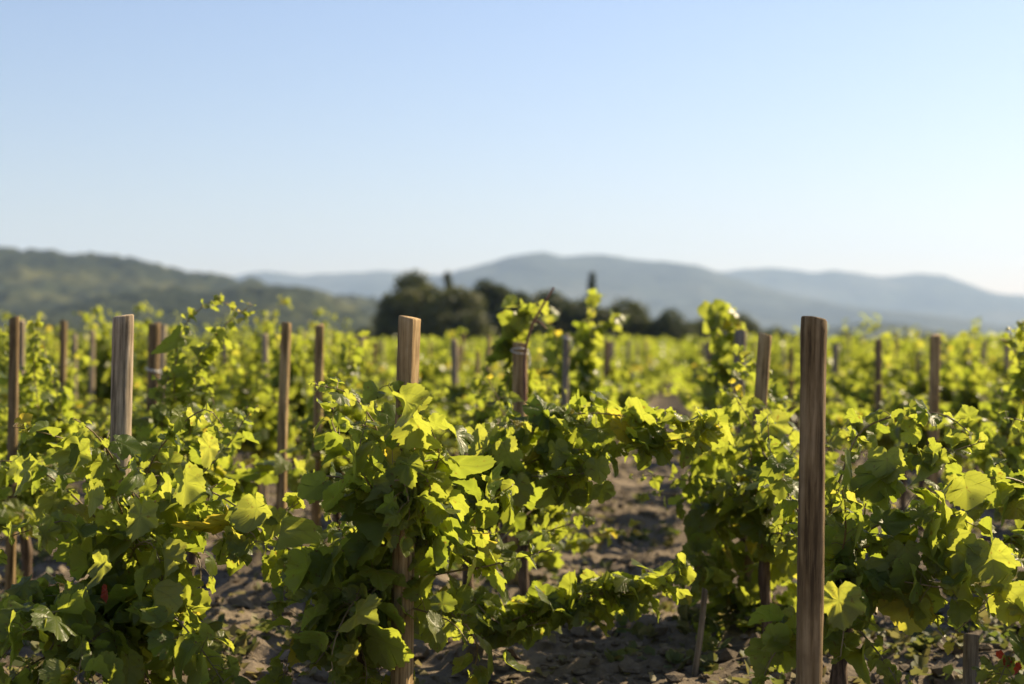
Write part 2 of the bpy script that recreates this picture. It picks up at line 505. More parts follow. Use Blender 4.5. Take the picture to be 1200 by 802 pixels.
def leaf_template(h, ring):
    out = [np.array(p) for p in h] + [np.array((-p[0], p[1])) for p in h[-2:0:-1]]
    O = np.array(out)
    c = np.array([0.0, 0.30])
    n = len(O)
    k = np.arange(n); k2 = (k + 1) % n
    if ring:
        Rg = c + (O - c) * 0.55
        V = np.concatenate([[c], Rg, O])
        T = np.stack([np.zeros(n, int), 1 + k, 1 + k2], -1)
        Q = np.stack([1 + k, 1 + n + k, 1 + n + k2, 1 + k2], -1)
        return V, T, Q
    V = np.concatenate([[c], O])
    T = np.stack([np.zeros(n, int), 1 + k, 1 + k2], -1)
    return V, T, None


TPL_HI = leaf_template(half, True)
TPL_MID = leaf_template(half_mid, False)
TPL_LO = (np.array([(0.0, -0.05), (0.48, 0.05), (0.55, 0.55), (0.0, 1.0), (-0.55, 0.55), (-0.48, 0.05)]), None, np.array([(0, 1, 2, 3), (0, 3, 4, 5)]))


def leaves_mesh(name, mat, P, Y, Nn, size, tint, tpl, r, uvs=True):
    P = np.asarray(P); Y = np.asarray(Y); Nn = np.asarray(Nn); size = np.asarray(size); tint = np.asarray(tint)
    M = len(P)
    Y = Y / (np.linalg.norm(Y, axis=1)[:, None] + 1e-9)
    X = np.cross(Y, Nn); X /= np.linalg.norm(X, axis=1)[:, None] + 1e-9
    Z = np.cross(X, Y)
    V2, T, Q = tpl
    n = len(V2)
    x = V2[None, :, 0] * (1 + 0.16 * r.standard_normal((M, 1)))
    x = x + 0.12 * r.standard_normal((M, 1)) * V2[None, :, 1] ** 2        # skew
    y = np.broadcast_to(V2[None, :, 1], (M, n))
    if n > 20:
        x = x * (1 + 0.03 * r.standard_normal((M, n))); y = y + 0.014 * r.standard_normal((M, n))
    curl = np.where(r.random((M, 1)) < 0.22, 2.4, 1.0)
    fold = r.normal(0.15, 0.30, (M, 1)) * curl; droop = r.normal(-0.28, 0.30, (M, 1)) * curl; tw = r.normal(0, 0.35, (M, 1))
    rip = r.uniform(0.02, 0.085, (M, 1)); ph = r.uniform(0, 6.28, (M, 1)); fr = r.uniform(5, 9, (M, 1))
    rad2 = np.hypot(x, y - 0.3)
    z = fold * np.abs(x) + droop * (y - 0.15) ** 2 + tw * x * y + rip * np.sin(fr * np.arctan2(x, y - 0.3) * 0.8 + ph) * rad2 * 1.6 - 0.25 * np.clip(np.abs(x) - 0.3, 0, 1) * r.uniform(0, 1.4, (M, 1))
    V = P[:, None, :] + size[:, None, None] * (x[..., None] * X[:, None, :] + y[..., None] * Y[:, None, :] + z[..., None] * Z[:, None, :])
    V = V.reshape(-1, 3)
    off = (np.arange(M) * n)[:, None, None]
    fl = []
    if T is not None: fl.append((T[None] + off).reshape(-1, 3))
    if Q is not None: fl.append((Q[None] + off).reshape(-1, 4))
    tt = np.repeat(tint, n)
    uv = np.tile(V2, (M, 1)) if uvs else None
    return mesh_np(name, V, fl, mat, tint=tt, uv=uv)


SUNV = np.array(S)


def resample(pts, step):
    P = np.asarray(pts, float)
    # Catmull-Rom through the given points
    if len(P) > 2:
        Q = [2 * P[0] - P[1]] + list(P) + [2 * P[-1] - P[-2]]
        out = []
        for i in range(1, len(Q) - 2):
            a, b, c, d = Q[i - 1], Q[i], Q[i + 1], Q[i + 2]
            for t in np.linspace(0, 1, 8, endpoint=False):
                out.append(0.5 * ((2 * b) + (-a + c) * t + (2 * a - 5 * b + 4 * c - d) * t * t + (-a + 3 * b - 3 * c + d) * t ** 3))
        out.append(P[-1])
        P = np.array(out)
    s = np.concatenate([[0], np.cumsum(np.linalg.norm(np.diff(P, axis=0), axis=1))])
    n = max(3, int(s[-1] / step) + 1)
    ss = np.linspace(0, s[-1], n)
    return np.stack([np.interp(ss, s, P[:, i]) for i in range(3)], -1)


def random_cane(r, head, along, length, up, spread):
    """a cane that leaves the head of the vine, rises and then bows over"""
    az = r.uniform(0, 2 * np.pi)
    d = np.array([np.cos(az) * spread, np.sin(az) * along, up + r.normal(0, 0.25)])
    d /= np.linalg.norm(d)
    p = np.array(head) + r.normal(0, 0.03, 3)
    pts = [p]
    g = r.uniform(0.05, 0.17)
    st = 0.06
    for i in range(int(length / st)):
        d = d + np.array([0, 0, -g * (0.25 + 1.6 * i * st)]) * 0.55 + r.normal(0, 0.085, 3)
        d /= np.linalg.norm(d)
        p = p + d * st
        if p[2] < 0.12:
            p[2] = 0.12; d[2] = abs(d[2]) * 0.3
        pts.append(p)
    return np.array(pts)


def leaf_sites(r, canes, step, smax, lateral, yellow=0.0, back=0.0):
    P, Y, Nn, Sz, Tn, pet = [], [], [], [], [], []
    up = np.array([0, 0, 1.0])
    for cane, dense, sz, tip in canes:
        pts = resample(cane, step / dense)
        n = len(pts)
        T = np.gradient(pts, axis=0); T /= np.linalg.norm(T, axis=1)[:, None] + 1e-9
        side = 1.0
        for i in range(1, n):
            f = i / (n - 1)
            if i * step / dense < 0.05: continue
            cnt = 1 + (r.random() < lateral + 0.18) + (r.random() < lateral * 0.5)
            for c in range(cnt):
                side = -side
                t = T[i]
                b = np.cross(t, up); b /= np.linalg.norm(b) + 1e-9
                a = r.uniform(0, 2 * np.pi)
                pd = b * side * r.uniform(0.3, 1.0) + up * r.uniform(-0.35, 0.75) + t * r.uniform(-0.1, 0.5) + r.normal(0, 0.3, 3)
                pd /= np.linalg.norm(pd)
                prof = min(1.0, 0.55 + f * 2.0) if f < 0.55 else max(tip, 1.0 - (f - 0.55) / 0.45 * (1 - tip))
                s = sz * smax * prof * (r.uniform(0.72, 1.22) if r.random() < 0.62 else r.uniform(0.34, 0.70)) * (0.75 if c else 1.0)
                pl = s * r.uniform(0.35, 0.85) * (1.6 if c else 1.0)
                base = pts[i] + pd * pl + np.array([0, 0, -0.15 * pl])
                if base[2] < 0.06: continue
                yd = pd * np.array([1, 1, 0.3]) * 0.7 + np.array([0, 0, -r.uniform(-0.1, 1.0)]) + r.normal(0, 0.38, 3)
                nn = up * r.uniform(0.0, 0.75) + SUNV * r.uniform(0.25, 1.25) + r.normal(0, 0.40, 3) + pd * 0.2
                young = max(0, (f - 0.55)) * 0.55
                tn = np.clip(r.normal(0.30, 0.16) + young + (r.random() < yellow) * 0.45, 0.0, 1.0)
                P.append(base); Y.append(yd); Nn.append(nn); Sz.append(s); Tn.append(tn); pet.append((pts[i], base))
    return P, Y, Nn, Sz, Tn, pet


def vine_meshes(seed, lod, n_canes=12, head=0.42, along=1.0, spread=0.62, length=(0.55, 1.05), explicit=(), smax=0.105, lateral=0.45, yellow=0.03, step=0.055, trunk_top=None, scale=1.0, upright=0, tall=1.0, extra=(), whips=0):
    """returns dict part -> list of meshes (local space, x across the row, y along it)"""
    r = np.random.default_rng(seed)
    hd = np.array([r.normal(0, 0.03), r.normal(0, 0.04), head + r.normal(0, 0.04)])
    n = 9
    tr = np.zeros((n, 3))
    for i in range(n):
        f = i / (n - 1)
        tr[i] = hd * np.array([f ** 1.4, f ** 1.4, f]) + np.array([0.025 * math.sin(5 * f + seed), 0.03 * math.sin(4 * f + 2 * seed), 0]) * f * (1.2 - f)
    tr[0, 2] = -0.06
    rad = np.interp(np.linspace(0, 1, n), [0, 0.15, 0.8, 1], [0.038, 0.026, 0.024, 0.034]) * (1 + 0.12 * r.standard_normal(n))
    mb = MB()
    mb.add(*tube(resample(tr, 0.03), np.interp(np.linspace(0, 1, len(resample(tr, 0.03))), np.linspace(0, 1, n), rad), 10))
    for q in range(3):                                    # short arms of old wood
        a = q * 2.1 + r.uniform(0, 1)
        e = hd + np.array([math.cos(a) * 0.09, math.sin(a) * 0.13, r.uniform(0.04, 0.12)])
        mb.add(*tube(resample([hd - [0, 0, 0.05], (hd + e) / 2 + [0, 0, 0.015], e], 0.03), 0.017, 7))
    out = {'trunk': [mb.mesh('trunk', M_bark)]}
    canes = []
    for i in range(n_canes):
        ln = r.uniform(*length) * (1.0 if i % 3 else 0.8)
        canes.append((random_cane(r, hd + r.normal(0, 0.05, 3), along, ln, r.uniform(0.25, 1.25), spread), 1.0, scale, 0.25))
    for i in range(upright):                              # canes tied up along the stake
        tp = r.uniform(0.72, 1.05) * tall
        a = r.uniform(0, 6.28, 4); q = r.uniform(0.03, 0.16, 4)
        zs = np.linspace(hd[2], tp, 4)
        canes.append((np.array([hd] + [[math.cos(a[j]) * q[j], math.sin(a[j]) * q[j] * 1.3, zs[j]] for j in range(1, 4)]), 1.25, 0.95, 0.45))
    for i in range(whips):                                # long thin shoots above the rest
        tp = r.uniform(1.18, 1.46)
        a = r.uniform(0, 6.28); q = r.uniform(0.05, 0.25)
        top = np.array([math.cos(a) * q, math.sin(a) * q * 1.4, tp])
        md = np.array([top[0] * 0.3, top[1] * 0.3, 0.85])
        canes.append((np.array([hd, md, top, top + np.array([math.cos(a) * 0.10, math.sin(a) * 0.12, r.uniform(-0.06, 0.05)])]), 1.0, 0.85, 0.45))
    for e in explicit:
        canes.append((np.asarray(e['pts'], float), e.get('dense', 1.0), e.get('size', 1.0), e.get('tip', 0.5)))
    st = leaf_sites(r, canes, step, smax, lateral, yellow)
    P, Y, Nn, Sz, Tn, pet = st
    for (p_, y_, n_, s_, t_) in extra:
        P.append(p_); Y.append(y_); Nn.append(n_); Sz.append(s_); Tn.append(t_)
    tpl = {0: TPL_HI, 1: TPL_MID, 2: TPL_LO}[lod]
    fol = leaves_mesh('foliage', M_leaf if lod == 0 else M_leaf_far, P, Y, Nn, Sz, Tn, tpl, r, uvs=(lod == 0))
    out['foliage'] = [fol]
    cm = []
    if lod < 2:
        # petioles go with the cane that bears them
        for (cane, dense, sz, tip) in canes:
            pts = resample(cane, 0.035 if lod == 0 else 0.07)
            b = MB()
            b.add(*tube(pts, np.linspace(0.0052, 0.0016, len(pts)), 6 if lod == 0 else 4))
            if lod == 0:
                for (a0, b0) in pet:
                    dd = np.linalg.norm(pts - a0, axis=1).min()
                    if dd < 0.012:
                        mid = (a0 + b0) / 2 + np.array([0, 0, 0.006])
                        b.add(*tube(np.array([a0, mid, b0]), [0.0016, 0.0013, 0.0011], 3))
            cm.append(b.mesh('cane', M_cane))
    out['cane'] = cm
    return out


def vine_empty(label, loc, rotz, group):
    o = bpy.data.objects.new('grape_vine', None)
    o.empty_display_size = 0.2
    C.objects.link(o)
    o.location = loc
    o.rotation_euler = (0, 0, rotz)
    tag(o, label, 'grapevine', group)
    return o


def build_vine(label, loc, rotz, group, parts, red=None):
    o = vine_empty(label, loc, rotz, group)
    for nm in ('trunk', 'cane', 'foliage'):
        for me in parts[nm]:
            link(nm, me, o)
    return o


def gz(x, y):
    return float(ground_h(np.array([x]), np.array([y]))[0])


# ------------------------------------------------------------------ stakes
def stake_mesh(seed, r0, h, mat, hi, flat=0.0):
    r = np.random.default_rng(seed)
    n = 30 if hi else 12
    m = 46 if hi else 9
    ang = np.linspace(0, 2 * np.pi, n, endpoint=False)
    prof = 1 + 0.035 * np.sin(2 * ang + r.uniform(0, 6)) + 0.03 * np.sin(3 * ang + r.uniform(0, 6))
    if flat:
        a0 = r.uniform(-0.6, 0.2)
        dd = np.cos(ang - a0)
        prof = np.where(dd > 0.72, 0.72 / np.maximum(dd, 0.72) * prof, prof)
    z = np.concatenate([np.linspace(-0.12, h - 0.004, m), [h]])
    V = []
    bx, by = r.normal(0, 0.006, 2)
    cr = [(r.uniform(0, 6.28), r.uniform(0, 9), r.uniform(0.25, 0.8)) for _ in range(5)]
    for i, zz in enumerate(z):
        f = zz / h
        rr = r0 * (1.05 - 0.06 * f) * prof
        rr = rr * (1 + 0.022 * np.sin(3.1 * zz * 3 + ang * 2 + seed) + (0.014 * r.standard_normal(n) if hi else 0))
        if hi:
            for (ca, cz, cl) in cr:
                dang = np.abs((ang - ca - 0.12 * math.sin(zz * 4 + cz) + np.pi) % (2 * np.pi) - np.pi)
                rr = rr - r0 * 0.15 * np.exp(-(dang / 0.10) ** 2) * (0.5 + 0.5 * math.sin(zz * 5 / cl + cz))
        if i == len(z) - 1: rr = rr * 0.94
        cx = bx * math.sin(f * 3); cy = by * math.sin(f * 3)
        top = 0.006 * np.cos(ang - cr[0][0]) * (1 if i >= len(z) - 2 else 0)
        V.append(np.stack([cx + rr * np.cos(ang), cy + rr * np.sin(ang), zz + top], -1))
    V = np.concatenate(V)
    mm = len(z)
    i = np.arange(mm - 1)[:, None] * n; k = np.arange(n)[None, :]; k2 = (k + 1) % n
    Q = np.stack([i + k, i + k2, i + n + k2, i + n + k], -1).reshape(-1, 4)
    V = np.concatenate([V, [[bx * math.sin(3), by * math.sin(3), h - 0.001]]])
    c = len(V) - 1; b = (mm - 1) * n
    T = np.stack([b + np.arange(n), b + (np.arange(n) + 1) % n, np.full(n, c)], -1)
    return mesh_np('stake', V, [Q, T], mat)


def tie_mesh(r0, seed):
    r = np.random.default_rng(seed)
    mb = MB()
    for q in range(2):
        a = np.linspace(0, 2 * np.pi, 22)
        P = np.stack([np.cos(a) * (r0 + 0.004), np.sin(a) * (r0 + 0.004), 0.008 * q + 0.01 * np.sin(a + r.uniform(0, 6))], -1)
        mb.add(*tube(P, 0.0024, 6))
    e = np.array([[r0 + 0.004, 0, 0.01], [r0 + 0.015, -0.01, -0.03], [r0 + 0.012, -0.012, -0.075]])
    mb.add(*tube(e, 0.003, 5))
    return mb.mesh('tie', M_tie)


stake_no = [0]


def stake(label, px, py, d, rad, mat, px_low=None, group=None, tie=None, flat=0.0, hi=None):
    """px,py: where the top shows; the stake leans so that it passes px_low 1 m below its top"""
    top = W(px, py, d)
    lean = 0.0 if px_low is None else (px_low - px) / FPX * d
    bx = top[0] + lean * top[2]
    z = gz(bx, d)
    h = top[2] - z
    stake_no[0] += 1
    hi = (d < 9) if hi is None else hi
    root = link('stake', stake_mesh(stake_no[0], rad, h, mat, hi, flat), None, (bx, d, z))
    root.rotation_euler = (0, math.atan2(top[0] - bx, h), stake_no[0] * 0.0)
    tag(root, label, 'stake', group)
    if tie is not None:
        for zt in (tie if isinstance(tie, (list, tuple)) else [tie]):
            t = link('tie', tie_mesh(rad * 1.04, stake_no[0]), root, (0, 0, h - zt))
            t['label'] = 'white twine tie'
    return root


WW, WP, WD, WG = M_wood_warm, M_wood_pale, M_wood_dark, M_wood_grey
GS = 'wooden stakes standing along the vine rows'
SPEC = [
    # label, px, py, d, radius, material, px one metre lower, ties, flat
    ('thick split wooden stake rising bare above the central vine, lit along one edge', 481, 372, 4.4, 0.0355, WW, 474, None, 0.8),
    ('tall dark round wooden stake standing bare from top to bottom beside the aisle', 953.5, 373, 4.05, 0.0355, WD, 948, None, 0.0),
    ('pale weathered round stake with its lower half sunk in bright vine leaves', 144, 370, 5.0, 0.0355, WP, 137, None, 0.0),
    ('stake with white twine near its top and a reddish dry cane beside it', 609, 402, 7.2, 0.038, WW, 604, 0.045, 0.0),
    ('thin greyish stake just behind the twine-tied stake with the dry cane', 664, 392, 9.9, 0.024, WG, 661, 0.03, 0.0),
    ('thin brown stake topped by a round tuft of vine leaves', 691, 366, 12.4, 0.024, WD, 690, None, 0.0),
    ('dark half of two close stakes standing beyond the leaf-tufted thin stake', 711, 400, 16.5, 0.034, WD, 710, None, 0.0),
    ('pale half of two close stakes standing beyond the leaf-tufted thin stake', 717, 400, 17.3, 0.034, WG, 717, None, 0.0),
    ('slim tall brown stake of a close pair, leaning and visible nearly to the ground', 336, 379, 7.1, 0.0255, WW, 331, None, 0.0),
    ('square-cut pale stake of a close pair, half hidden behind the central vine', 375, 381, 7.75, 0.029, WW, 371, None, 0.8),
    ('thin pale stake in the dense leaves left of the slim leaning pair', 310, 392, 10.7, 0.023, WP, 310, None, 0.0),
    ('short pale stake between the square-cut stake and the thick split stake', 423, 392, 13.9, 0.035, WP, 422, None, 0.0),
    ('brown stake with a twine band just behind the pale weathered stake', 181, 379, 8.5, 0.038, WD, 175, 0.28, 0.0),
    ('narrow pale stake almost touching the brown twine-banded stake', 192, 381, 11.8, 0.026, WP, 191, None, 0.0),
    ('straight brown stake bare to half its height near the view edge', 75, 376, 9.9, 0.026, WD, 75, None, 0.0),
    ('very thin pale stake next to the straight half-bare brown stake', 87, 392, 12.8, 0.022, WP, 86, None, 0.0),
    ('short pale stake midway between the half-bare brown stake and the weathered one', 108, 388, 13.2, 0.027, WP, 108, None, 0.0),
    ('dark brown stake among tall leafy shoots at the view edge', 17, 372, 6.7, 0.023, WD, 13, None, 0.0),
    ('short pale stake peeping beside the dark stake at the view edge', 25, 376, 9.3, 0.022, WP, 24, None, 0.0),
    ('blurred pale stake just right of the thick split stake', 532, 398, 12.3, 0.029, WP, 531, None, 0.0),
    ('thin blurred stake between the split stake and the twine-tied stake', 560, 412, 15.6, 0.026, WW, 560, None, 0.0),
    ('leaning warm brown stake deep in leaves beside the aisle', 897, 391, 6.2, 0.028, WW, 882, None, 0.0),
    ('grey stake behind the leaning warm brown stake at the aisle', 868, 387, 9.0, 0.039, WG, 860, None, 0.0),
    ('slim pale stake far off against the dark round tree', 829, 404, 20.8, 0.040, WP, 829, None, 0.0),
    ('slim dark stake far off between the dark tall stake and the leaning brown one', 927, 408, 15.0, 0.024, WD, 926, None, 0.0),
    ('thin grey stake just behind the tall dark round stake', 979, 403, 14.3, 0.030, WG, 976, None, 0.0),
    ('very dark slim stake between two bushy vine tops', 1029, 398, 11.1, 0.027, WD, 1027, None, 0.0),
    ('slender stake with a pale leaf at its tip beside the reddish brown stake', 1076, 396, 16.3, 0.026, WW, 1075, 0.12, 0.0),
    ('straight reddish brown stake visible from top to low between leaves', 1096, 393, 8.6, 0.031, WW, 1092, None, 0.0),
    ('short dark stake past the straight reddish brown stake', 1135, 407, 13.4, 0.026, WD, 1134, None, 0.0),
    ('faint thin dark stake past the short dark stake near the view edge', 1149, 410, 18.5, 0.024, WD, 1148, None, 0.0),
    ('low grey stub of a sawn stake near the ground', 1138, 744, 4.8, 0.0245, WG, 1137, None, 0.0),
    ('thin pale rod leaning low at the foot of the aisle vines', 826, 690, 5.3, 0.011, WG, 790, None, 0.0),
]
for (lb, px, py, d, rad, mat, pl, tie, fl) in SPEC:
    stake(lb, px, py, d, rad, mat, pl, GS, tie, fl)

# dry reddish cane sticking up beside the twine-tied stake
dc = MB()
b0 = W(611, 470, 7.18) + np.array([0.02, -0.045, 0])
dcp = np.array([b0, W(615, 420, 7.13), W(622, 385, 7.12), W(634, 362, 7.12), W(649, 337, 7.12)])
DRY = resample(dcp, 0.03)
dc.add(*tube(DRY, np.linspace(0.0085, 0.006, len(DRY)), 7))
dc2 = resample([W(626, 378, 7.12), W(632, 377, 7.1), W(641, 386, 7.08)], 0.02)
dc.add(*tube(dc2, np.linspace(0.005, 0.003, len(dc2)), 6))

# ------------------------------------------------------------------ hero vines
def loc_pts(base, pts):
    """photo-measured cane points into the vine's own space (rotz = 0)"""
    return np.array([W(*p) - np.array(base) for p in pts])


HERO_XY = []


def hero(label, px, d, seed, canes, n=8, lod=0, smax=0.103, red=None, **kw):
    kw['step'] = 0.046
    kw['lateral'] = kw.pop('lat', 0.42)
    kw['extra'] = [(W(a, b, dd) - np.array([(px - 600) / FPX * d, d, gz((px - 600) / FPX * d, d)]), np.array([tx, -0.15, ty]), np.array([0.5, 0.75, 0.28]), sz * 0.84, tn) for (a, b, dd, sz, tx, ty, tn) in kw.pop('big', ())]
    x = (px - 600) / FPX * d
    base = np.array([x, d, gz(x, d)])
    ex = [dict(pts=loc_pts(base, c[0]), dense=c[1] if len(c) > 1 else 1.0, size=c[2] if len(c) > 2 else 1.0, tip=c[3] if len(c) > 3 else 0.5) for c in canes]
    parts = vine_meshes(seed, lod, n_canes=n, explicit=ex, smax=smax, **kw)
    o = build_vine(label, tuple(base), 0.0, 'grapevines at the near ends of the rows', parts)
    HERO_XY.append((x, d))
    if red:
        for (rx, ry, rd, rs) in red:
            r = np.random.default_rng(int(rx))
            p = W(rx, ry, rd) - base
            me = leaves_mesh('leaf', M_red, [p], [np.array([0.2, -0.3, -1.0])], [np.array([0.35, 0.6, 0.4])], [rs], [r.random()], TPL_HI, r)
            lf = link('leaf', me, o); lf['label'] = 'red autumn leaf'
    return o


def big_leaf(o, items, seed):
    """single large leaves: (px, py, d, size, tip direction, normal, tint)"""
    r = np.random.default_rng(seed)
    base = np.array(o.location)
    P = [W(a, b, d) - base for (a, b, d, s, y, nn, t) in items]
    return P


hero('bushy central vine with very large sunlit leaves hugging the thick split stake', 432, 4.70, 101, [
    ([(470, 640, 4.55), (455, 560, 4.5), (440, 500, 4.45), (410, 462, 4.42), (372, 452, 4.4)], 1.5, 0.8),
    ([(470, 640, 4.55), (480, 560, 4.42), (484, 510, 4.36), (466, 470, 4.36), (455, 452, 4.38)], 1.4, 0.9),
    ([(470, 630, 4.5), (500, 570, 4.36), (515, 530, 4.3), (500, 495, 4.3)], 1.4, 1.25),
    ([(470, 630, 4.5), (440, 590, 4.35), (400, 560, 4.3), (360, 560, 4.35)], 1.6, 1.0),
    ([(470, 640, 4.5), (430, 640, 4.4), (390, 650, 4.35), (340, 680, 4.3), (318, 730, 4.3)], 1.6, 1.05),
    ([(470, 640, 4.5), (440, 690, 4.4), (400, 740, 4.35), (360, 790, 4.3)], 1.6, 1.05),
    ([(470, 640, 4.5), (450, 590, 4.3), (470, 560, 4.22), (480, 600, 4.2), (470, 630, 4.22)], 1.6, 0.95),
    ([(470, 640, 4.5), (420, 720, 4.5), (430, 790, 4.4), (420, 830, 4.35)], 1.5, 1.05),
    ([(470, 660, 4.6), (530, 620, 4.6), (570, 590, 4.6), (600, 570, 4.6)], 1.5, 1.1),
    ([(470, 600, 4.6), (420, 540, 4.7), (390, 500, 4.75), (395, 470, 4.75)], 1.4, 0.9),
    ([(470, 680, 4.6), (400, 690, 4.5), (350, 740, 4.45), (330, 800, 4.4)], 1.7, 1.05),
    ([(470, 680, 4.6), (420, 700, 4.35), (390, 760, 4.25), (395, 820, 4.2)], 1.6, 1.1),
    ([(470, 700, 4.65), (440, 750, 4.6), (450, 820, 4.55), (440, 860, 4.5)], 1.6, 1.1),
    ([(470, 700, 4.65), (530, 720, 4.6), (560, 760, 4.6), (540, 820, 4.6)], 1.3, 1.0),
    ([(470, 640, 4.55), (440, 580, 4.3), (420, 540, 4.25), (430, 490, 4.28)], 1.6, 1.0),
    ([(470, 640, 4.55), (500, 590, 4.25), (500, 560, 4.2), (460, 540, 4.2)], 1.5, 1.1),
], n=9, smax=0.105, spread=0.8, length=(0.4, 0.75), yellow=0.03,
   big=[(470, 462, 4.27, 0.12, 0.55, -1, 0.55), (484, 490, 4.26, 0.14, 0.6, -1, 0.60), (512, 560, 4.3, 0.11, 0.1, -1, 0.6), (330, 610, 4.3, 0.11, -0.1, -1, 0.7)])

hero('vine with two long leafy arms reaching out over the aisle, one high and one low', 548, 5.45, 102, [
    ([(548, 640, 5.45), (560, 560, 5.35), (610, 505, 5.3), (680, 485, 5.22), (750, 490, 5.15), (805, 494, 5.1), (846, 492, 5.08)], 2.4, 0.95, 0.8),
    ([(548, 650, 5.45), (580, 570, 5.3), (640, 535, 5.22), (700, 525, 5.18), (770, 520, 5.12), (838, 505, 5.08)], 2.2, 0.95, 0.8),
    ([(548, 650, 5.45), (570, 590, 5.25), (610, 560, 5.15), (650, 560, 5.1), (700, 552, 5.1)], 2.0, 1.0, 0.8),
    ([(548, 640, 5.45), (540, 560, 5.3), (560, 520, 5.2), (590, 500, 5.15), (612, 496, 5.1)], 1.4, 1.0),
    ([(548, 690, 5.45), (590, 720, 5.3), (650, 706, 5.2), (710, 690, 5.15), (760, 680, 5.1), (800, 668, 5.1)], 2.8, 1.0, 0.8),
    ([(548, 690, 5.45), (580, 730, 5.25), (630, 715, 5.15), (690, 700, 5.1), (750, 686, 5.06)], 2.4, 0.88, 0.7),
    ([(548, 690, 5.45), (570, 720, 5.2), (600, 735, 5.1), (640, 730, 5.05)], 1.6, 0.9),
    ([(548, 650, 5.45), (600, 640, 5.4), (650, 620, 5.4), (690, 610, 5.4)], 1.1, 0.8),
], n=5, smax=0.101, spread=0.6, length=(0.4, 0.8),
   big=[(556, 505, 5.1, 0.13, 0.2, -1, 0.72), (590, 520, 5.05, 0.13, 0.3, -1, 0.62), (605, 560, 5.0, 0.12, 0.1, -1, 0.78), (650, 520, 5.05, 0.11, 0.1, -1, 0.66), (700, 540, 5.0, 0.10, 0.1, -1, 0.6)])

hero('broad sprawling vine at the foot of the pale weathered stake, with one red leaf', 140, 4.95, 103, [
    ([(145, 660, 4.95), (190, 590, 4.8), (240, 575, 4.65), (290, 600, 4.5), (330, 600, 4.45), (350, 590, 4.42)], 1.4, 0.95),
    ([(145, 660, 4.95), (170, 560, 4.85), (200, 510, 4.8), (240, 480, 4.75), (262, 500, 4.7)], 1.4, 0.85),
    ([(145, 660, 4.95), (140, 580, 4.85), (110, 530, 4.8), (60, 510, 4.7), (15, 500, 4.65)], 1.5, 0.95),
    ([(145, 680, 4.95), (180, 690, 4.6), (210, 730, 4.45), (240, 770, 4.35), (270, 800, 4.3)], 1.4, 1.1),
    ([(145, 680, 4.95), (130, 640, 4.7), (90, 610, 4.6), (40, 620, 4.5), (-20, 640, 4.45)], 1.5, 1.05),
    ([(145, 680, 4.95), (120, 700, 4.6), (80, 730, 4.5), (50, 780, 4.4), (40, 830, 4.35)], 1.5, 1.05),
    ([(145, 680, 4.95), (160, 640, 4.6), (180, 640, 4.5), (190, 680, 4.45), (175, 720, 4.42)], 1.3, 1.1),
    ([(145, 680, 4.95), (200, 650, 4.8), (230, 650, 4.7), (235, 690, 4.65), (228, 720, 4.6)], 1.1, 0.8),
    ([(145, 680, 4.95), (150, 740, 4.6), (170, 790, 4.5), (190, 830, 4.4)], 1.3, 1.1),
    ([(145, 640, 4.95), (60, 560, 5.0), (0, 540, 5.0), (-40, 560, 5.0)], 1.4, 1.0),
    ([(145, 700, 4.95), (60, 700, 4.6), (10, 720, 4.4), (-30, 770, 4.3)], 1.6, 1.1),
    ([(145, 700, 4.95), (100, 750, 4.5), (110, 800, 4.3), (130, 850, 4.25)], 1.7, 1.1),
    ([(145, 720, 4.95), (70, 760, 4.6), (10, 800, 4.45), (-10, 850, 4.4)], 1.6, 1.05),
    ([(100, 720, 4.7), (60, 720, 4.3), (20, 750, 4.15), (-20, 800, 4.1)], 1.5, 1.0, 0.8),
    ([(120, 740, 4.6), (100, 760, 4.25), (90, 800, 4.1), (80, 850, 4.05)], 1.5, 1.0, 0.8),
    ([(150, 700, 4.8), (200, 720, 4.35), (235, 760, 4.2), (262, 800, 4.1)], 1.3, 1.05, 0.9),
    ([(145, 700, 4.9), (215, 740, 4.55), (250, 790, 4.4), (255, 840, 4.35)], 1.5, 1.05),
    ([(145, 640, 4.95), (250, 610, 4.6), (300, 630, 4.45), (280, 650, 4.4)], 1.4, 1.0),
], n=4, smax=0.103, spread=0.95, length=(0.5, 0.9), yellow=0.06, lat=0.2,
   big=[(240, 515, 4.6, 0.11, 0.4, -0.6, 0.75), (215, 552, 4.5, 0.14, 0.2, -1, 0.6), (165, 590, 4.45, 0.14, 0, -1, 0.66), (190, 640, 4.4, 0.12, 0.2, -1, 0.72), (180, 690, 4.35, 0.14, 0.1, -1, 0.78), (300, 585, 4.4, 0.12, 0.1, -1, 0.66), (325, 600, 4.4, 0.10, -0.2, -1, 0.7), (120, 650, 4.4, 0.12, 0.1, -1, 0.7), (230, 755, 4.25, 0.12, 0.5, -1, 0.6), (30, 540, 4.6, 0.13, 0.1, -1, 0.5), (95, 520, 4.65, 0.13, -0.2, -1, 0.45), (150, 770, 4.3, 0.13, 0.2, -1, 0.6), (110, 570, 4.55, 0.12, 0, -1, 0.6)],
   red=[(125, 688, 4.45, 0.05)])

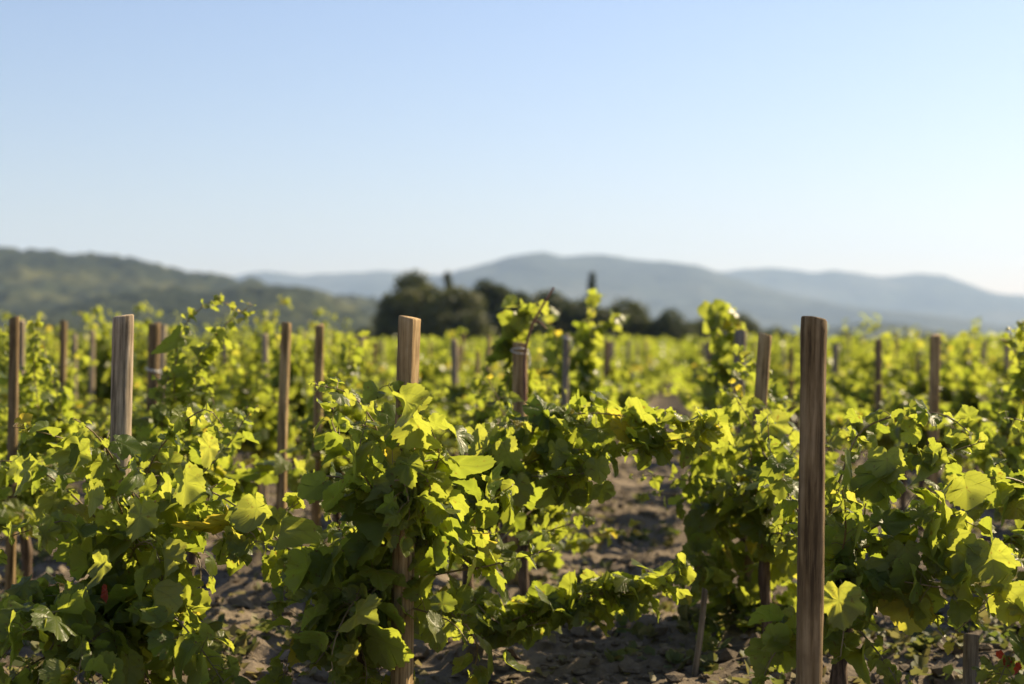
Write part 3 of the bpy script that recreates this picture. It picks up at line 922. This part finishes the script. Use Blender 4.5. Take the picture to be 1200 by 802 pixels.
hero('vine with arching sunlit arms beside the dark round stake, backed by shade', 985, 4.7, 104, [
    ([(960, 640, 4.75), (985, 560, 4.75), (1010, 505, 4.75), (1060, 486, 4.75), (1105, 486, 4.7), (1140, 510, 4.65)], 1.5, 0.75),
    ([(960, 650, 4.75), (1000, 580, 4.7), (1060, 540, 4.65), (1110, 530, 4.6), (1145, 520, 4.6)], 1.6, 0.95),
    ([(960, 660, 4.7), (1020, 640, 4.55), (1070, 640, 4.5), (1130, 650, 4.42), (1190, 650, 4.4)], 1.5, 1.1),
    ([(960, 660, 4.7), (1000, 690, 4.5), (1060, 700, 4.45), (1110, 730, 4.4)], 1.2, 0.95),
    ([(960, 680, 4.7), (1000, 730, 4.5), (1040, 780, 4.4), (1060, 820, 4.35)], 1.2, 1.0),
    ([(960, 660, 4.7), (985, 680, 4.4), (990, 720, 4.3), (985, 770, 4.25)], 1.1, 0.9),
    ([(960, 640, 4.75), (930, 590, 4.7), (905, 540, 4.7), (900, 500, 4.7)], 1.2, 0.95),
    ([(960, 700, 4.7), (930, 740, 4.6), (905, 770, 4.5), (890, 810, 4.5)], 1.3, 1.0),
    ([(960, 660, 4.7), (1040, 610, 4.6), (1100, 600, 4.5), (1150, 620, 4.45)], 1.6, 1.1, 0.7),
    ([(960, 680, 4.7), (1040, 680, 4.45), (1110, 690, 4.38), (1190, 700, 4.3)], 1.5, 1.1, 0.7),
], n=5, smax=0.101, spread=0.6, length=(0.4, 0.7),
   big=[(982, 690, 4.2, 0.14, 0.0, -1, 0.75), (1080, 530, 4.6, 0.13, 0.1, -1, 0.6), (1040, 530, 4.6, 0.12, -0.1, -1, 0.6), (1110, 630, 4.4, 0.14, 0.2, -1, 0.6), (1160, 640, 4.35, 0.14, 0.1, -1, 0.62), (1060, 640, 4.45, 0.12, 0, -1, 0.55), (1015, 660, 4.45, 0.12, 0.1, -1, 0.55), (1130, 560, 4.55, 0.12, 0.2, -1, 0.6), (1180, 690, 4.3, 0.13, 0.1, -1, 0.6)])

hero('vine rising through the leaning brown stake at the aisle edge, ragged top', 872, 6.6, 105, [
    ([(875, 640, 6.6), (872, 560, 6.45), (862, 500, 6.4), (862, 450, 6.35), (866, 412, 6.35)], 1.5, 0.95),
    ([(875, 640, 6.6), (905, 560, 6.4), (915, 500, 6.4), (908, 460, 6.4), (884, 425, 6.35)], 1.5, 0.95),
    ([(870, 680, 6.5), (850, 640, 6.1), (835, 610, 5.9), (840, 570, 5.8)], 1.5, 1.0),
    ([(870, 700, 6.5), (850, 690, 6.0), (830, 660, 5.8), (815, 670, 5.6), (800, 700, 5.5)], 1.5, 0.95),
    ([(870, 700, 6.5), (850, 740, 5.8), (840, 770, 5.5), (850, 805, 5.4)], 1.4, 0.95),
    ([(885, 700, 6.5), (918, 660, 5.9), (925, 610, 5.6), (915, 570, 5.5)], 1.4, 1.05),
    ([(885, 640, 6.5), (868, 560, 6.0), (852, 530, 5.9), (838, 520, 5.8)], 1.4, 0.95),
    ([(885, 660, 6.5), (910, 600, 6.0), (912, 540, 5.8), (900, 510, 5.7)], 1.3, 0.95),
], n=6, smax=0.100, spread=0.55, length=(0.4, 0.75),
   big=[(903, 485, 5.7, 0.14, -0.1, -1, 0.72), (868, 470, 5.8, 0.11, 0.1, -1, 0.6)])

hero('wide leafy vine at the view edge past the sawn grey stub, red leaves below', 1290, 5.0, 106, [
    ([(1290, 680, 5.0), (1230, 590, 4.9), (1180, 560, 4.8), (1130, 570, 4.75), (1080, 580, 4.7)], 1.5, 0.95),
    ([(1290, 680, 5.0), (1220, 640, 4.8), (1170, 640, 4.6), (1120, 660, 4.5), (1070, 690, 4.5)], 1.5, 1.05),
    ([(1290, 680, 5.0), (1240, 560, 5.0), (1210, 500, 5.0), (1180, 490, 5.0)], 1.4, 0.9),
    ([(1290, 720, 5.0), (1230, 730, 4.7), (1190, 760, 4.6), (1170, 800, 4.5)], 1.3, 1.0),
    ([(1290, 720, 5.0), (1210, 690, 4.8), (1160, 710, 4.7), (1120, 740, 4.65)], 1.2, 0.85),
], n=10, smax=0.101, spread=0.9, length=(0.5, 0.9), red=[(1178, 772, 4.55, 0.028), (1190, 779, 4.6, 0.032), (1170, 764, 4.7, 0.024), (1008, 628, 4.9, 0.03)])

hero('tall vine at the view edge with shoots above the dark stake', 30, 7.0, 107, [
    ([(30, 600, 7.0), (25, 500, 7.0), (15, 430, 7.0), (8, 385, 7.0)], 1.5, 0.85),
    ([(30, 600, 7.0), (45, 500, 7.0), (40, 430, 7.0), (45, 375, 7.0)], 1.6, 0.85),
    ([(30, 600, 7.0), (70, 500, 6.9), (60, 440, 6.9), (50, 400, 6.9)], 1.5, 0.9),
    ([(30, 620, 7.0), (80, 540, 6.8), (110, 510, 6.8), (130, 480, 6.8)], 1.4, 0.9),
], n=9, smax=0.103, spread=0.7, length=(0.5, 0.9))

hero('vine with the tallest leafy shoots, arching against the wooded hill', 215, 6.3, 108, [
    ([(215, 600, 6.3), (205, 500, 6.3), (205, 440, 6.3), (215, 385, 6.3), (250, 352, 6.3), (270, 360, 6.3)], 1.6, 0.85),
    ([(215, 600, 6.3), (225, 480, 6.3), (235, 420, 6.3), (265, 380, 6.3), (295, 358, 6.3)], 1.6, 0.85),
    ([(215, 600, 6.3), (190, 500, 6.2), (195, 450, 6.2), (210, 415, 6.2)], 1.5, 0.95),
    ([(215, 620, 6.3), (245, 520, 6.2), (250, 470, 6.2), (235, 440, 6.2)], 1.4, 0.95),
], n=10, smax=0.103, spread=0.65, length=(0.5, 0.9))

h = hero('vine climbing the twine-tied stake with a round leaf tuft and dry reddish cane', 592, 7.6, 109, [
    ([(600, 600, 7.4), (585, 500, 7.35), (600, 430, 7.32), (602, 390, 7.32), (612, 355, 7.32)], 2.2, 0.95, 0.85),
    ([(600, 600, 7.4), (560, 500, 7.32), (565, 450, 7.32), (575, 420, 7.32)], 1.5, 0.85),
    ([(600, 600, 7.4), (610, 480, 7.32), (606, 400, 7.3), (618, 358, 7.3)], 2.0, 0.9, 0.85),
    ([(600, 620, 7.4), (640, 560, 7.32), (650, 500, 7.32), (640, 450, 7.32)], 1.4, 0.85),
    ([(600, 660, 7.4), (660, 640, 7.0), (710, 625, 6.9), (745, 620, 6.9)], 1.3, 0.9),
], n=6, smax=0.103, spread=0.6, length=(0.45, 0.85))
dco = link('cane', dc.mesh('cane', M_cane_dry), h)
dco.location = -np.array(h.location)
dco['label'] = 'bare reddish dry cane'

hero('dark leafy vine with shoots topping the thin stakes behind the dry cane', 668, 10.2, 110, [
    ([(668, 560, 10.2), (665, 460, 10.1), (655, 420, 10.1), (646, 376, 10.1)], 1.4, 1.05, 0.7),
    ([(668, 560, 10.2), (690, 460, 10.2), (692, 400, 10.2), (694, 352, 10.2), (706, 350, 10.2)], 1.5, 1.05, 0.7),
    ([(668, 560, 10.2), (685, 470, 10.2), (690, 400, 10.2), (712, 378, 10.2), (722, 372, 10.2)], 1.5, 1.05, 0.7),
    ([(668, 560, 10.2), (700, 470, 10.2), (675, 420, 10.2), (672, 390, 10.2)], 1.5, 1.0),
], n=10, lod=1, smax=0.107, spread=0.55, length=(0.5, 0.85))

hero('vine with a loose tall top in front of the low dark trees by the aisle', 850, 9.4, 111, [
    ([(850, 540, 9.4), (845, 460, 9.3), (840, 410, 9.3), (838, 368, 9.3)], 2.0, 1.1, 0.8),
    ([(850, 540, 9.4), (860, 460, 9.3), (858, 410, 9.3), (862, 372, 9.3)], 2.0, 1.1, 0.8),
    ([(850, 540, 9.4), (835, 480, 9.2), (828, 430, 9.2)], 1.5, 0.95),
], n=11, lod=1, smax=0.103, spread=0.5, length=(0.45, 0.85))

hero('tall vine at the view edge whose dark top breaks the mountain line', 1215, 6.9, 112, [
    ([(1215, 600, 6.9), (1210, 500, 6.9), (1195, 430, 6.9), (1185, 395, 6.9)], 1.7, 0.9),
    ([(1215, 600, 6.9), (1225, 500, 6.9), (1205, 420, 6.9), (1198, 378, 6.9)], 1.7, 0.9),
    ([(1215, 600, 6.9), (1170, 520, 6.8), (1175, 460, 6.8)], 1.5, 0.9),
], n=12, smax=0.099, spread=0.7, length=(0.5, 0.9))

# ------------------------------------------------------------------ wires along the near rows
for k, lab in ((-2, 'thin wire strung from the pale weathered stake along its row'), (-1, 'thin wire strung from the thick split stake along its row'),
               (0, 'thin wire strung from the tall dark round stake along its row'), (1, 'thin wire strung along the row of the straight reddish brown stake')):
    d0 = {-2: 5.0, -1: 4.4, 0: 4.05, 1: 4.3}[k]
    ds = np.linspace(d0, 22, 60)
    wx = row_x(k, ds) + 0.012 * np.sin(ds * 2.1 + k); wz = 0.62 + 0.012 * np.sin(ds * 1.7 + k)
    m0 = MB(); m0.add(*tube(np.stack([wx, ds, wz], -1), 0.0014, 5))
    tag(link('trellis_wire', m0.mesh('trellis_wire', M_wire)), lab, 'wire', 'wires along the vine rows')

# ------------------------------------------------------------------ rows of vines
ROWNAME = {
    0: 'row behind the tall dark round stake', -1: 'row behind the thick split stake', -2: 'row behind the pale weathered stake',
    1: 'row with the straight reddish brown stake', 2: 'second row past the straight reddish brown stake',
    -3: 'row with the brown twine-banded stake', -4: 'row with the half-bare brown stake'}


def row_label(k, far):
    if k in ROWNAME: base = ROWNAME[k]
    elif k < 0: base = 'row %d rows beyond the half-bare stake' % (-4 - k)
    else: base = 'row %d rows past the reddish brown stake' % (k - 1)
    base = base.replace(' 1 rows', ' one row').replace(' 2 rows', ' two rows').replace(' 3 rows', ' three rows').replace(' 4 rows', ' four rows').replace(' 5 rows', ' five rows').replace(' 6 rows', ' six rows').replace(' 7 rows', ' seven rows').replace(' 8 rows', ' eight rows').replace(' 9 rows', ' nine rows')
    return ('blurred small far vine in the ' if far else 'leafy vine further back in the ') + base


def row_start(k):
    x = lambda d: row_x(k, d)
    d = 4.5
    for _ in range(6): d = 4.75 - 0.35 * x(d)
    return d


near_vars, mid_vars, far_vars = [], [], []
for s in range(5):
    near_vars.append(vine_meshes(300 + s, 0, n_canes=13, smax=0.100, step=0.048, spread=0.55, along=0.85, length=(0.45, 0.85), head=0.42, upright=5, lateral=0.55, tall=[0.75, 0.85, 0.95, 1.05, 1.2][s], whips=[0, 0, 1, 1, 2][s]))
for s in range(7):
    mid_vars.append(vine_meshes(400 + s, 1, n_canes=11, smax=0.105, step=0.048, spread=0.42, along=0.62, length=(0.4, 0.8), head=0.40, upright=7, lateral=0.65, tall=[0.78, 0.84, 0.9, 0.98, 1.05, 1.12, 1.22][s], whips=[0, 1, 0, 2, 1, 2, 2][s]))
for s in range(6):
    r = np.random.default_rng(500 + s)
    p = vine_meshes(500 + s, 2, n_canes=8, smax=0.128, spread=0.42, along=0.58, length=(0.4, 0.8), head=0.40, step=0.06, upright=7, lateral=0.55, tall=[0.85, 0.92, 1.0, 1.08, 1.16, 1.24][s], whips=[0, 1, 2, 1, 2, 2][s])
    far_vars.append(p['foliage'][0])

# single-mesh far vines: foliage plus trunk in one mesh
def join_far(fol, tr, name):
    nv = len(fol.vertices); mv = len(tr.vertices)
    V = np.empty((nv + mv) * 3, dtype=np.float32)
    fol.vertices.foreach_get('co', V[:nv * 3]); tr.vertices.foreach_get('co', V[nv * 3:])
    fq = np.empty(len(fol.loops), dtype=np.int32); fol.loops.foreach_get('vertex_index', fq)
    tq = np.empty(len(tr.loops), dtype=np.int32); tr.loops.foreach_get('vertex_index', tq)
    tint = np.zeros(nv + mv, dtype=np.float32)
    fol.attributes['tint'].data.foreach_get('value', tint[:nv])
    F = np.concatenate([fq.reshape(-1, 4), tq.reshape(-1, 4) + nv])
    mi = np.concatenate([np.zeros(len(fq) // 4), np.ones(len(tq) // 4)])
    return mesh_np(name, V.reshape(-1, 3), [F], [M_leaf_far, M_bark], tint=tint, mat_idx=mi)


far_meshes = []
for s in range(6):
    tr = vine_meshes(500 + s, 2, n_canes=1)['trunk'][0]
    far_meshes.append(join_far(far_vars[s], tr, 'grape_vine'))

rr = np.random.default_rng(99)
MASS = []
count = 0
far_individual = []
for k in range(-26, 30):
    d = row_start(k) + 0.4
    while d < 112:
        x = row_x(k, d)
        dd = d
        d += 1.12 if dd < 40 else 1.25
        px = 600 + x / dd * FPX
        mar = 260 if dd < 8 else 90
        if px < -mar or px > 1200 + mar: continue
        if any(math.hypot(x - hx, dd - hy) < 0.62 for hx, hy in HERO_XY): continue
        if (k == -2 and 5.4 < dd < 7.6) or (k == 1 and 7.3 < dd < 8.7): continue              # gap in this row: bare soil shows
        x += rr.normal(0, 0.05); yy = dd + rr.normal(0, 0.08)
        rot = -ROW_A + (math.pi if rr.random() < 0.5 else 0) + rr.normal(0, 0.12)
        sc_ = rr.uniform(0.90, 1.10)
        if dd < 8.2 or dd < 16:
            vs = near_vars if dd < 8.2 else mid_vars
            if 430 < px < 880 and dd >= 8.2: pr = vs[(0, 2)[rr.integers(2)]]
            elif k == 1 and 8.2 <= dd < 12: pr = vs[0]
            elif px >= 880 and dd >= 8.2: pr = vs[(0, 1, 2, 2, 3)[rr.integers(5)]]
            else: pr = vs[rr.integers(len(vs))] if k not in (-1, 0, 1) or dd > 14 else vs[rr.integers(3)]
            o = vine_empty(row_label(k, False), (x, yy, gz(x, yy)), rot, 'vines in the ' + row_label(k, False).split(' in the ')[1])
            o.scale = (sc_, sc_, sc_ * rr.uniform(0.94, 1.08))
            for nm in ('trunk', 'cane', 'foliage'):
                for me in pr[nm]: link(nm, me, o)
            count += 1
        elif count < 296 and dd < 31:
            far_individual.append((dd, k, x, yy, rot, sc_))
        else:
            MASS.append((x, yy, rot, sc_))
far_individual.sort()
for q, (dd, k, x, yy, rot, sc_) in enumerate(far_individual):
    if count < 298:
        o = link('grape_vine', far_meshes[0 if 430 < 600 + x / yy * FPX < 880 else (rr.integers(2) if x / yy * FPX > 280 else rr.integers(6))], None, (x, yy, gz(x, yy)))
        o.rotation_euler = (0, 0, rot); o.scale = (sc_, sc_, sc_ * rr.uniform(0.94, 1.1))
        tag(o, row_label(k, True), 'grapevine', 'far vines in the ' + row_label(k, True).split(' in the ')[1])
        count += 1
    else:
        MASS.append((x, yy, rot, sc_))
print('vines', count, 'mass', len(MASS))

# the far rest of the vineyard as one mass of leaves
P = []; Sz = []
for (x, y, rot, s) in MASS:
    n = 150 if y < 50 else 70
    a = rr.normal(0, 0.16, n); b = rr.normal(0, 0.22, n)
    z = np.clip(rr.beta(1.8, 1.4, n) * 1.18 * (0.8 + 0.42 * rr.random()), 0.1, 1.5) * s
    P.append(np.stack([x + a + RT * b, y + b, z], -1)); Sz.append(rr.uniform(0.08, 0.14, n) * (1.0 if y < 50 else 1.35))
P = np.concatenate(P); Sz = np.concatenate(Sz); n = len(P)
Yd = rr.normal(0, 0.6, (n, 3)) + [0, 0, -0.4]
Nd = np.array([0, 0, 0.55]) + SUNV[None] * rr.uniform(0.1, 1.0, (n, 1)) + rr.normal(0, 0.42, (n, 3))
mm = leaves_mesh('distant_vines', M_leaf_far, P, Yd, Nd, Sz, np.clip(rr.normal(0.32, 0.17, n), 0, 1), TPL_LO, rr, uvs=False)
tag(link('distant_vines', mm), 'sea of blurred far vine rows running to the trees', None, None, 'stuff')

# stakes further along the rows
gs = {}
for k in range(-22, 26):
    d = max(row_start(k) + 9.0, 13.0) + rr.uniform(0, 3)
    while d < 46:
        x = row_x(k, d)
        px = 600 + x / d * FPX
        dd = d; d += rr.uniform(3.2, 5.0)
        if px < 5 or px > 1195: continue
        if min(abs(px - s[1]) for s in SPEC if abs(s[3] - dd) < 7) if any(abs(s[3] - dd) < 7 for s in SPEC) else False: pass
        if dd < 19 and any(abs(px - s[1]) < 12 for s in SPEC): continue
        hgt = rr.uniform(1.18, 1.42)
        py = HOR - (hgt - CAM_H) / dd * FPX
        side = 'between the thick split stake and the dark round stake' if 481 < px < 953 else ('on the wooded-hill side of the thick split stake' if px <= 481 else 'beyond the tall dark round stake')
        g_ = 'small far stakes ' + side
        stake('small blurred far stake ' + side, px, py, dd, rr.uniform(0.022, 0.036), [WW, WP, WD, WG][rr.integers(4)], px + rr.normal(0, 2), g_, hi=False)

# ------------------------------------------------------------------ soil clods, weeds, litter
def aisle_points(n, r, dmin=4.2, dmax=22):
    d = dmin * (dmax / dmin) ** r.random(n)
    x = (r.uniform(-0.42, 0.42, n)) * d
    return x, d


ico_v = []
t = (1 + 5 ** 0.5) / 2
ico_v = np.array([(-1, t, 0), (1, t, 0), (-1, -t, 0), (1, -t, 0), (0, -1, t), (0, 1, t), (0, -1, -t), (0, 1, -t), (t, 0, -1), (t, 0, 1), (-t, 0, -1), (-t, 0, 1)]) / 1.9
ico_f = np.array([(0, 11, 5), (0, 5, 1), (0, 1, 7), (0, 7, 10), (0, 10, 11), (1, 5, 9), (5, 11, 4), (11, 10, 2), (10, 7, 6), (7, 1, 8), (3, 9, 4), (3, 4, 2), (3, 2, 6), (3, 6, 8), (3, 8, 9), (4, 9, 5), (2, 4, 11), (6, 2, 10), (8, 6, 7), (9, 8, 1)])
r = np.random.default_rng(31)
n = 9000
cx, cy = aisle_points(n, r)
cz = ground_h(cx, cy)
s = np.exp(r.normal(-4.35, 0.62, n)).clip(0.004, 0.055)
V = ico_v[None] * (1 + 0.28 * r.standard_normal((n, 12, 1))) * s[:, None, None] * np.stack([r.uniform(0.8, 1.4, n), r.uniform(0.8, 1.4, n), r.uniform(0.5, 0.9, n)], -1)[:, None, :]
V = V + np.stack([cx, cy, cz + s * 0.25], -1)[:, None, :]
F = (ico_f[None] + (np.arange(n) * 12)[:, None, None]).reshape(-1, 3)
tag(link('soil_clods', mesh_np('soil_clods', V.reshape(-1, 3), [F], M_soil, smooth=False)), 'dry crumbly clods of soil', None, None, 'stuff')

# weeds: small rosettes and grass
n = 1700
cx, cy = aisle_points(n, r, 4.6, 26)
cl = fbm(cx * 0.9, cy * 0.9, 2, 77)
keep = cl > 0.47
cx, cy = cx[keep], cy[keep]
P, Y, Nn, Sz, Tn = [], [], [], [], []
for x, y in zip(cx, cy):
    m = r.integers(5, 13)
    z = gz(x, y)
    hh = r.uniform(0.02, 0.10); sp_ = r.uniform(0.02, 0.07)
    base_t = r.uniform(0.1, 0.9)
    for q in range(m):
        a = r.uniform(0, 6.28)
        dv = np.array([math.cos(a), math.sin(a), r.uniform(0.5, 2.4)])
        P.append(np.array([x + math.cos(a) * sp_ * r.random(), y + math.sin(a) * sp_ * r.random(), z + hh * r.random()]))
        Y.append(dv); Nn.append(np.array([-math.cos(a) * 0.6, -math.sin(a) * 0.6, 1.0]) + r.normal(0, 0.3, 3)); Sz.append(r.uniform(0.02, 0.05)); Tn.append(np.clip(base_t + r.normal(0, 0.1), 0, 1))
tag(link('weeds', leaves_mesh('weeds', M_weed, P, Y, Nn, Sz, Tn, TPL_LO, r, uvs=False)), 'sparse weeds on the bare soil', None, None, 'stuff')

# straw and dead leaves
n = 3500
cx, cy = aisle_points(n, r, 4.3, 20)
P = np.stack([cx, cy, ground_h(cx, cy) + 0.012], -1)
Y = np.stack([r.normal(0, 1, n), r.normal(0, 1, n), r.normal(0, 0.2, n)], -1)
Nn = np.stack([r.normal(0, 0.5, n), r.normal(0, 0.5, n), np.ones(n)], -1)
tag(link('dry_litter', leaves_mesh('dry_litter', M_weed, P, Y, Nn, r.uniform(0.012, 0.05, n), r.uniform(0.75, 1, n), TPL_LO, r, uvs=False)), 'dry straw and dead leaves lying on the soil', None, None, 'stuff')

# ------------------------------------------------------------------ trees beyond the vineyard
def tree(label, px, py_top, wpx, d, seed, kind='round', tint=0.45):
    r = np.random.default_rng(seed)
    x = (px - 600) / FPX * d
    h = CAM_H + (HOR - py_top) / FPX * d
    rw = wpx / 2 / FPX * d
    root = bpy.data.objects.new('cypress_tree' if kind == 'slim' else 'tree', None)
    C.objects.link(root); root.location = (x, d, -0.1)
    tag(root, label, 'tree', 'trees beyond the vineyard')
    mb = MB()
    th = h * (0.85 if kind == 'slim' else 0.55)
    tr = np.array([[0, 0, -0.2], [0.05 * rw, 0, th * 0.3], [-0.06 * rw, 0.05, th * 0.7], [0.04 * rw, 0, th]])
    pts = resample(tr, 0.3)
    mb.add(*tube(pts, np.linspace(0.045 * h, 0.012 * h, len(pts)), 9))
    lobes = []
    if kind == 'slim':
        for i in range(9):
            f = i / 8
            lobes.append((np.array([r.normal(0, 0.12 * rw), r.normal(0, 0.12 * rw), h * (0.10 + 0.82 * f)]), np.array([1, 1, 2.2]) * rw * (1.0 - 0.72 * f ** 1.3)))
    else:
        nl = 13
        for i in range(nl):
            a = i * 2.4 + r.uniform(-0.3, 0.3); f = r.uniform(0.0, 1.0)
            zc = h * (0.22 + 0.54 * f)
            rad = rw * (0.66 * math.sqrt(max(0.05, 1 - (max(f - 0.35, 0) / 0.72) ** 2)))
            c = np.array([math.cos(a) * rad, math.sin(a) * rad, zc])
            lobes.append((c, np.array([1, 1, 0.8]) * rw * r.uniform(0.32, 0.48)))
            st = np.array([0, 0, th * r.uniform(0.35, 0.8)])
            br = resample([st, (st + c) / 2 + [0, 0, 0.05 * h], c], 0.3)
            mb.add(*tube(br, np.linspace(0.016 * h, 0.004 * h, len(br)), 6))
        lobes.append((np.array([0, 0, h * 0.80]), np.array([1, 1, 0.85]) * rw * 0.45))
        lobes.append((np.array([0, 0, h * 0.5]), np.array([1, 1, 0.9]) * rw * 0.6))
    top = max(c[2] + s_[2] for c, s_ in lobes)
    for i, (c, s_) in enumerate(lobes):
        c[2] *= h / top if c[2] > h * 0.5 else 1.0
    link('trunk', mb.mesh('trunk', M_trunk), root)
    P, Nn, Tn = [], [], []
    per = 700 if kind == 'slim' else 620
    for c, s_ in lobes:
        u = r.standard_normal((per, 3)); u /= np.linalg.norm(u, axis=1)[:, None]
        rad = r.uniform(0.5, 1.22, (per, 1)) ** 0.8
        p = c + u * s_ * rad
        ok = p[:, 2] > h * 0.06
        P.append(p[ok]); Nn.append(u[ok] + r.normal(0, 0.55, (ok.sum(), 3))); Tn.append(np.clip(tint + r.normal(0, 0.2) + r.normal(0, 0.12, ok.sum()), 0, 1))
    P = np.concatenate(P); Nn = np.concatenate(Nn); Tn = np.concatenate(Tn); m = len(P)
    Y = r.normal(0, 1, (m, 3))
    sz = r.uniform(0.5, 1.0, m) * (0.05 * h if kind != 'slim' else 0.035 * h)
    link('crown', leaves_mesh('crown', M_tree, P, Y, Nn, sz, Tn, TPL_LO, r, uvs=False), root)


TREES = [
    ('broad olive green tree at the hill end of the tree group', 484, 318, 92, 138, 'round', 0.55),
    ('rounded tree with a lighter flank next to the broad olive green tree', 535, 335, 86, 126, 'round', 0.6),
    ('slim dark cypress poking up behind the two broad trees', 526, 319, 15, 160, 'slim', 0.1),
    ('dark round-topped tree in the middle of the tree group', 572, 328, 74, 150, 'round', 0.2),
    ('dark tree half hidden behind the twine-tied stake', 607, 342, 72, 145, 'round', 0.25),
    ('dark tree seen behind the dry reddish cane', 643, 339, 70, 152, 'round', 0.25),
    ('low dark tree below the lone tall cypress', 685, 350, 68, 148, 'round', 0.2),
    ('lone tall cypress standing clear against the blue mountain', 693, 320, 15, 175, 'slim', 0.1),
    ('mid green tree right of the lone tall cypress', 731, 350, 76, 140, 'round', 0.5),
    ('compact dark dome-shaped tree standing apart', 787, 361, 62, 138, 'round', 0.15),
    ('small tree filling the gap before the dark dome-shaped tree', 762, 374, 44, 150, 'round', 0.4),
    ('small bushy tree past the dark dome-shaped tree', 825, 372, 54, 145, 'round', 0.5),
    ('greyish tree behind the loose vine top by the aisle', 866, 366, 68, 150, 'round', 0.4),
    ('low tree behind the leaning brown stake', 908, 382, 50, 155, 'round', 0.45),
    ('low tree partly hidden by the tall dark round stake', 950, 388, 46, 165, 'round', 0.45),
    ('small tree just past the tall dark round stake', 990, 388, 44, 165, 'round', 0.5),
    ('low dark tree behind the very dark slim stake', 1040, 392, 50, 170, 'round', 0.3),
    ('low tree behind the straight reddish brown stake', 1090, 391, 46, 170, 'round', 0.4),
    ('low dark tree past the short dark stake', 1136, 391, 48, 168, 'round', 0.3),
    ('low dark tree at the view edge under the mountain tail', 1180, 393, 50, 165, 'round', 0.3),
    ('low scrubby tree under the end of the wooded spur', 430, 384, 50, 170, 'round', 0.4),
    ('small scrubby tree on the hill side of the square-cut stake', 352, 387, 60, 175, 'round', 0.45),
    ('low bushy tree beneath the middle of the wooded hill', 270, 386, 60, 170, 'round', 0.5),
    ('low bushy tree between the weathered stake and the tallest shoots', 170, 384, 70, 168, 'round', 0.5),
    ('low bushy tree behind the half-bare brown stake', 62, 382, 80, 165, 'round', 0.5),
]
for i, (lb, px, py, wp, d, kd, tn) in enumerate(TREES):
    tree(lb, px, py, wp, d, 700 + i, kd, tn)
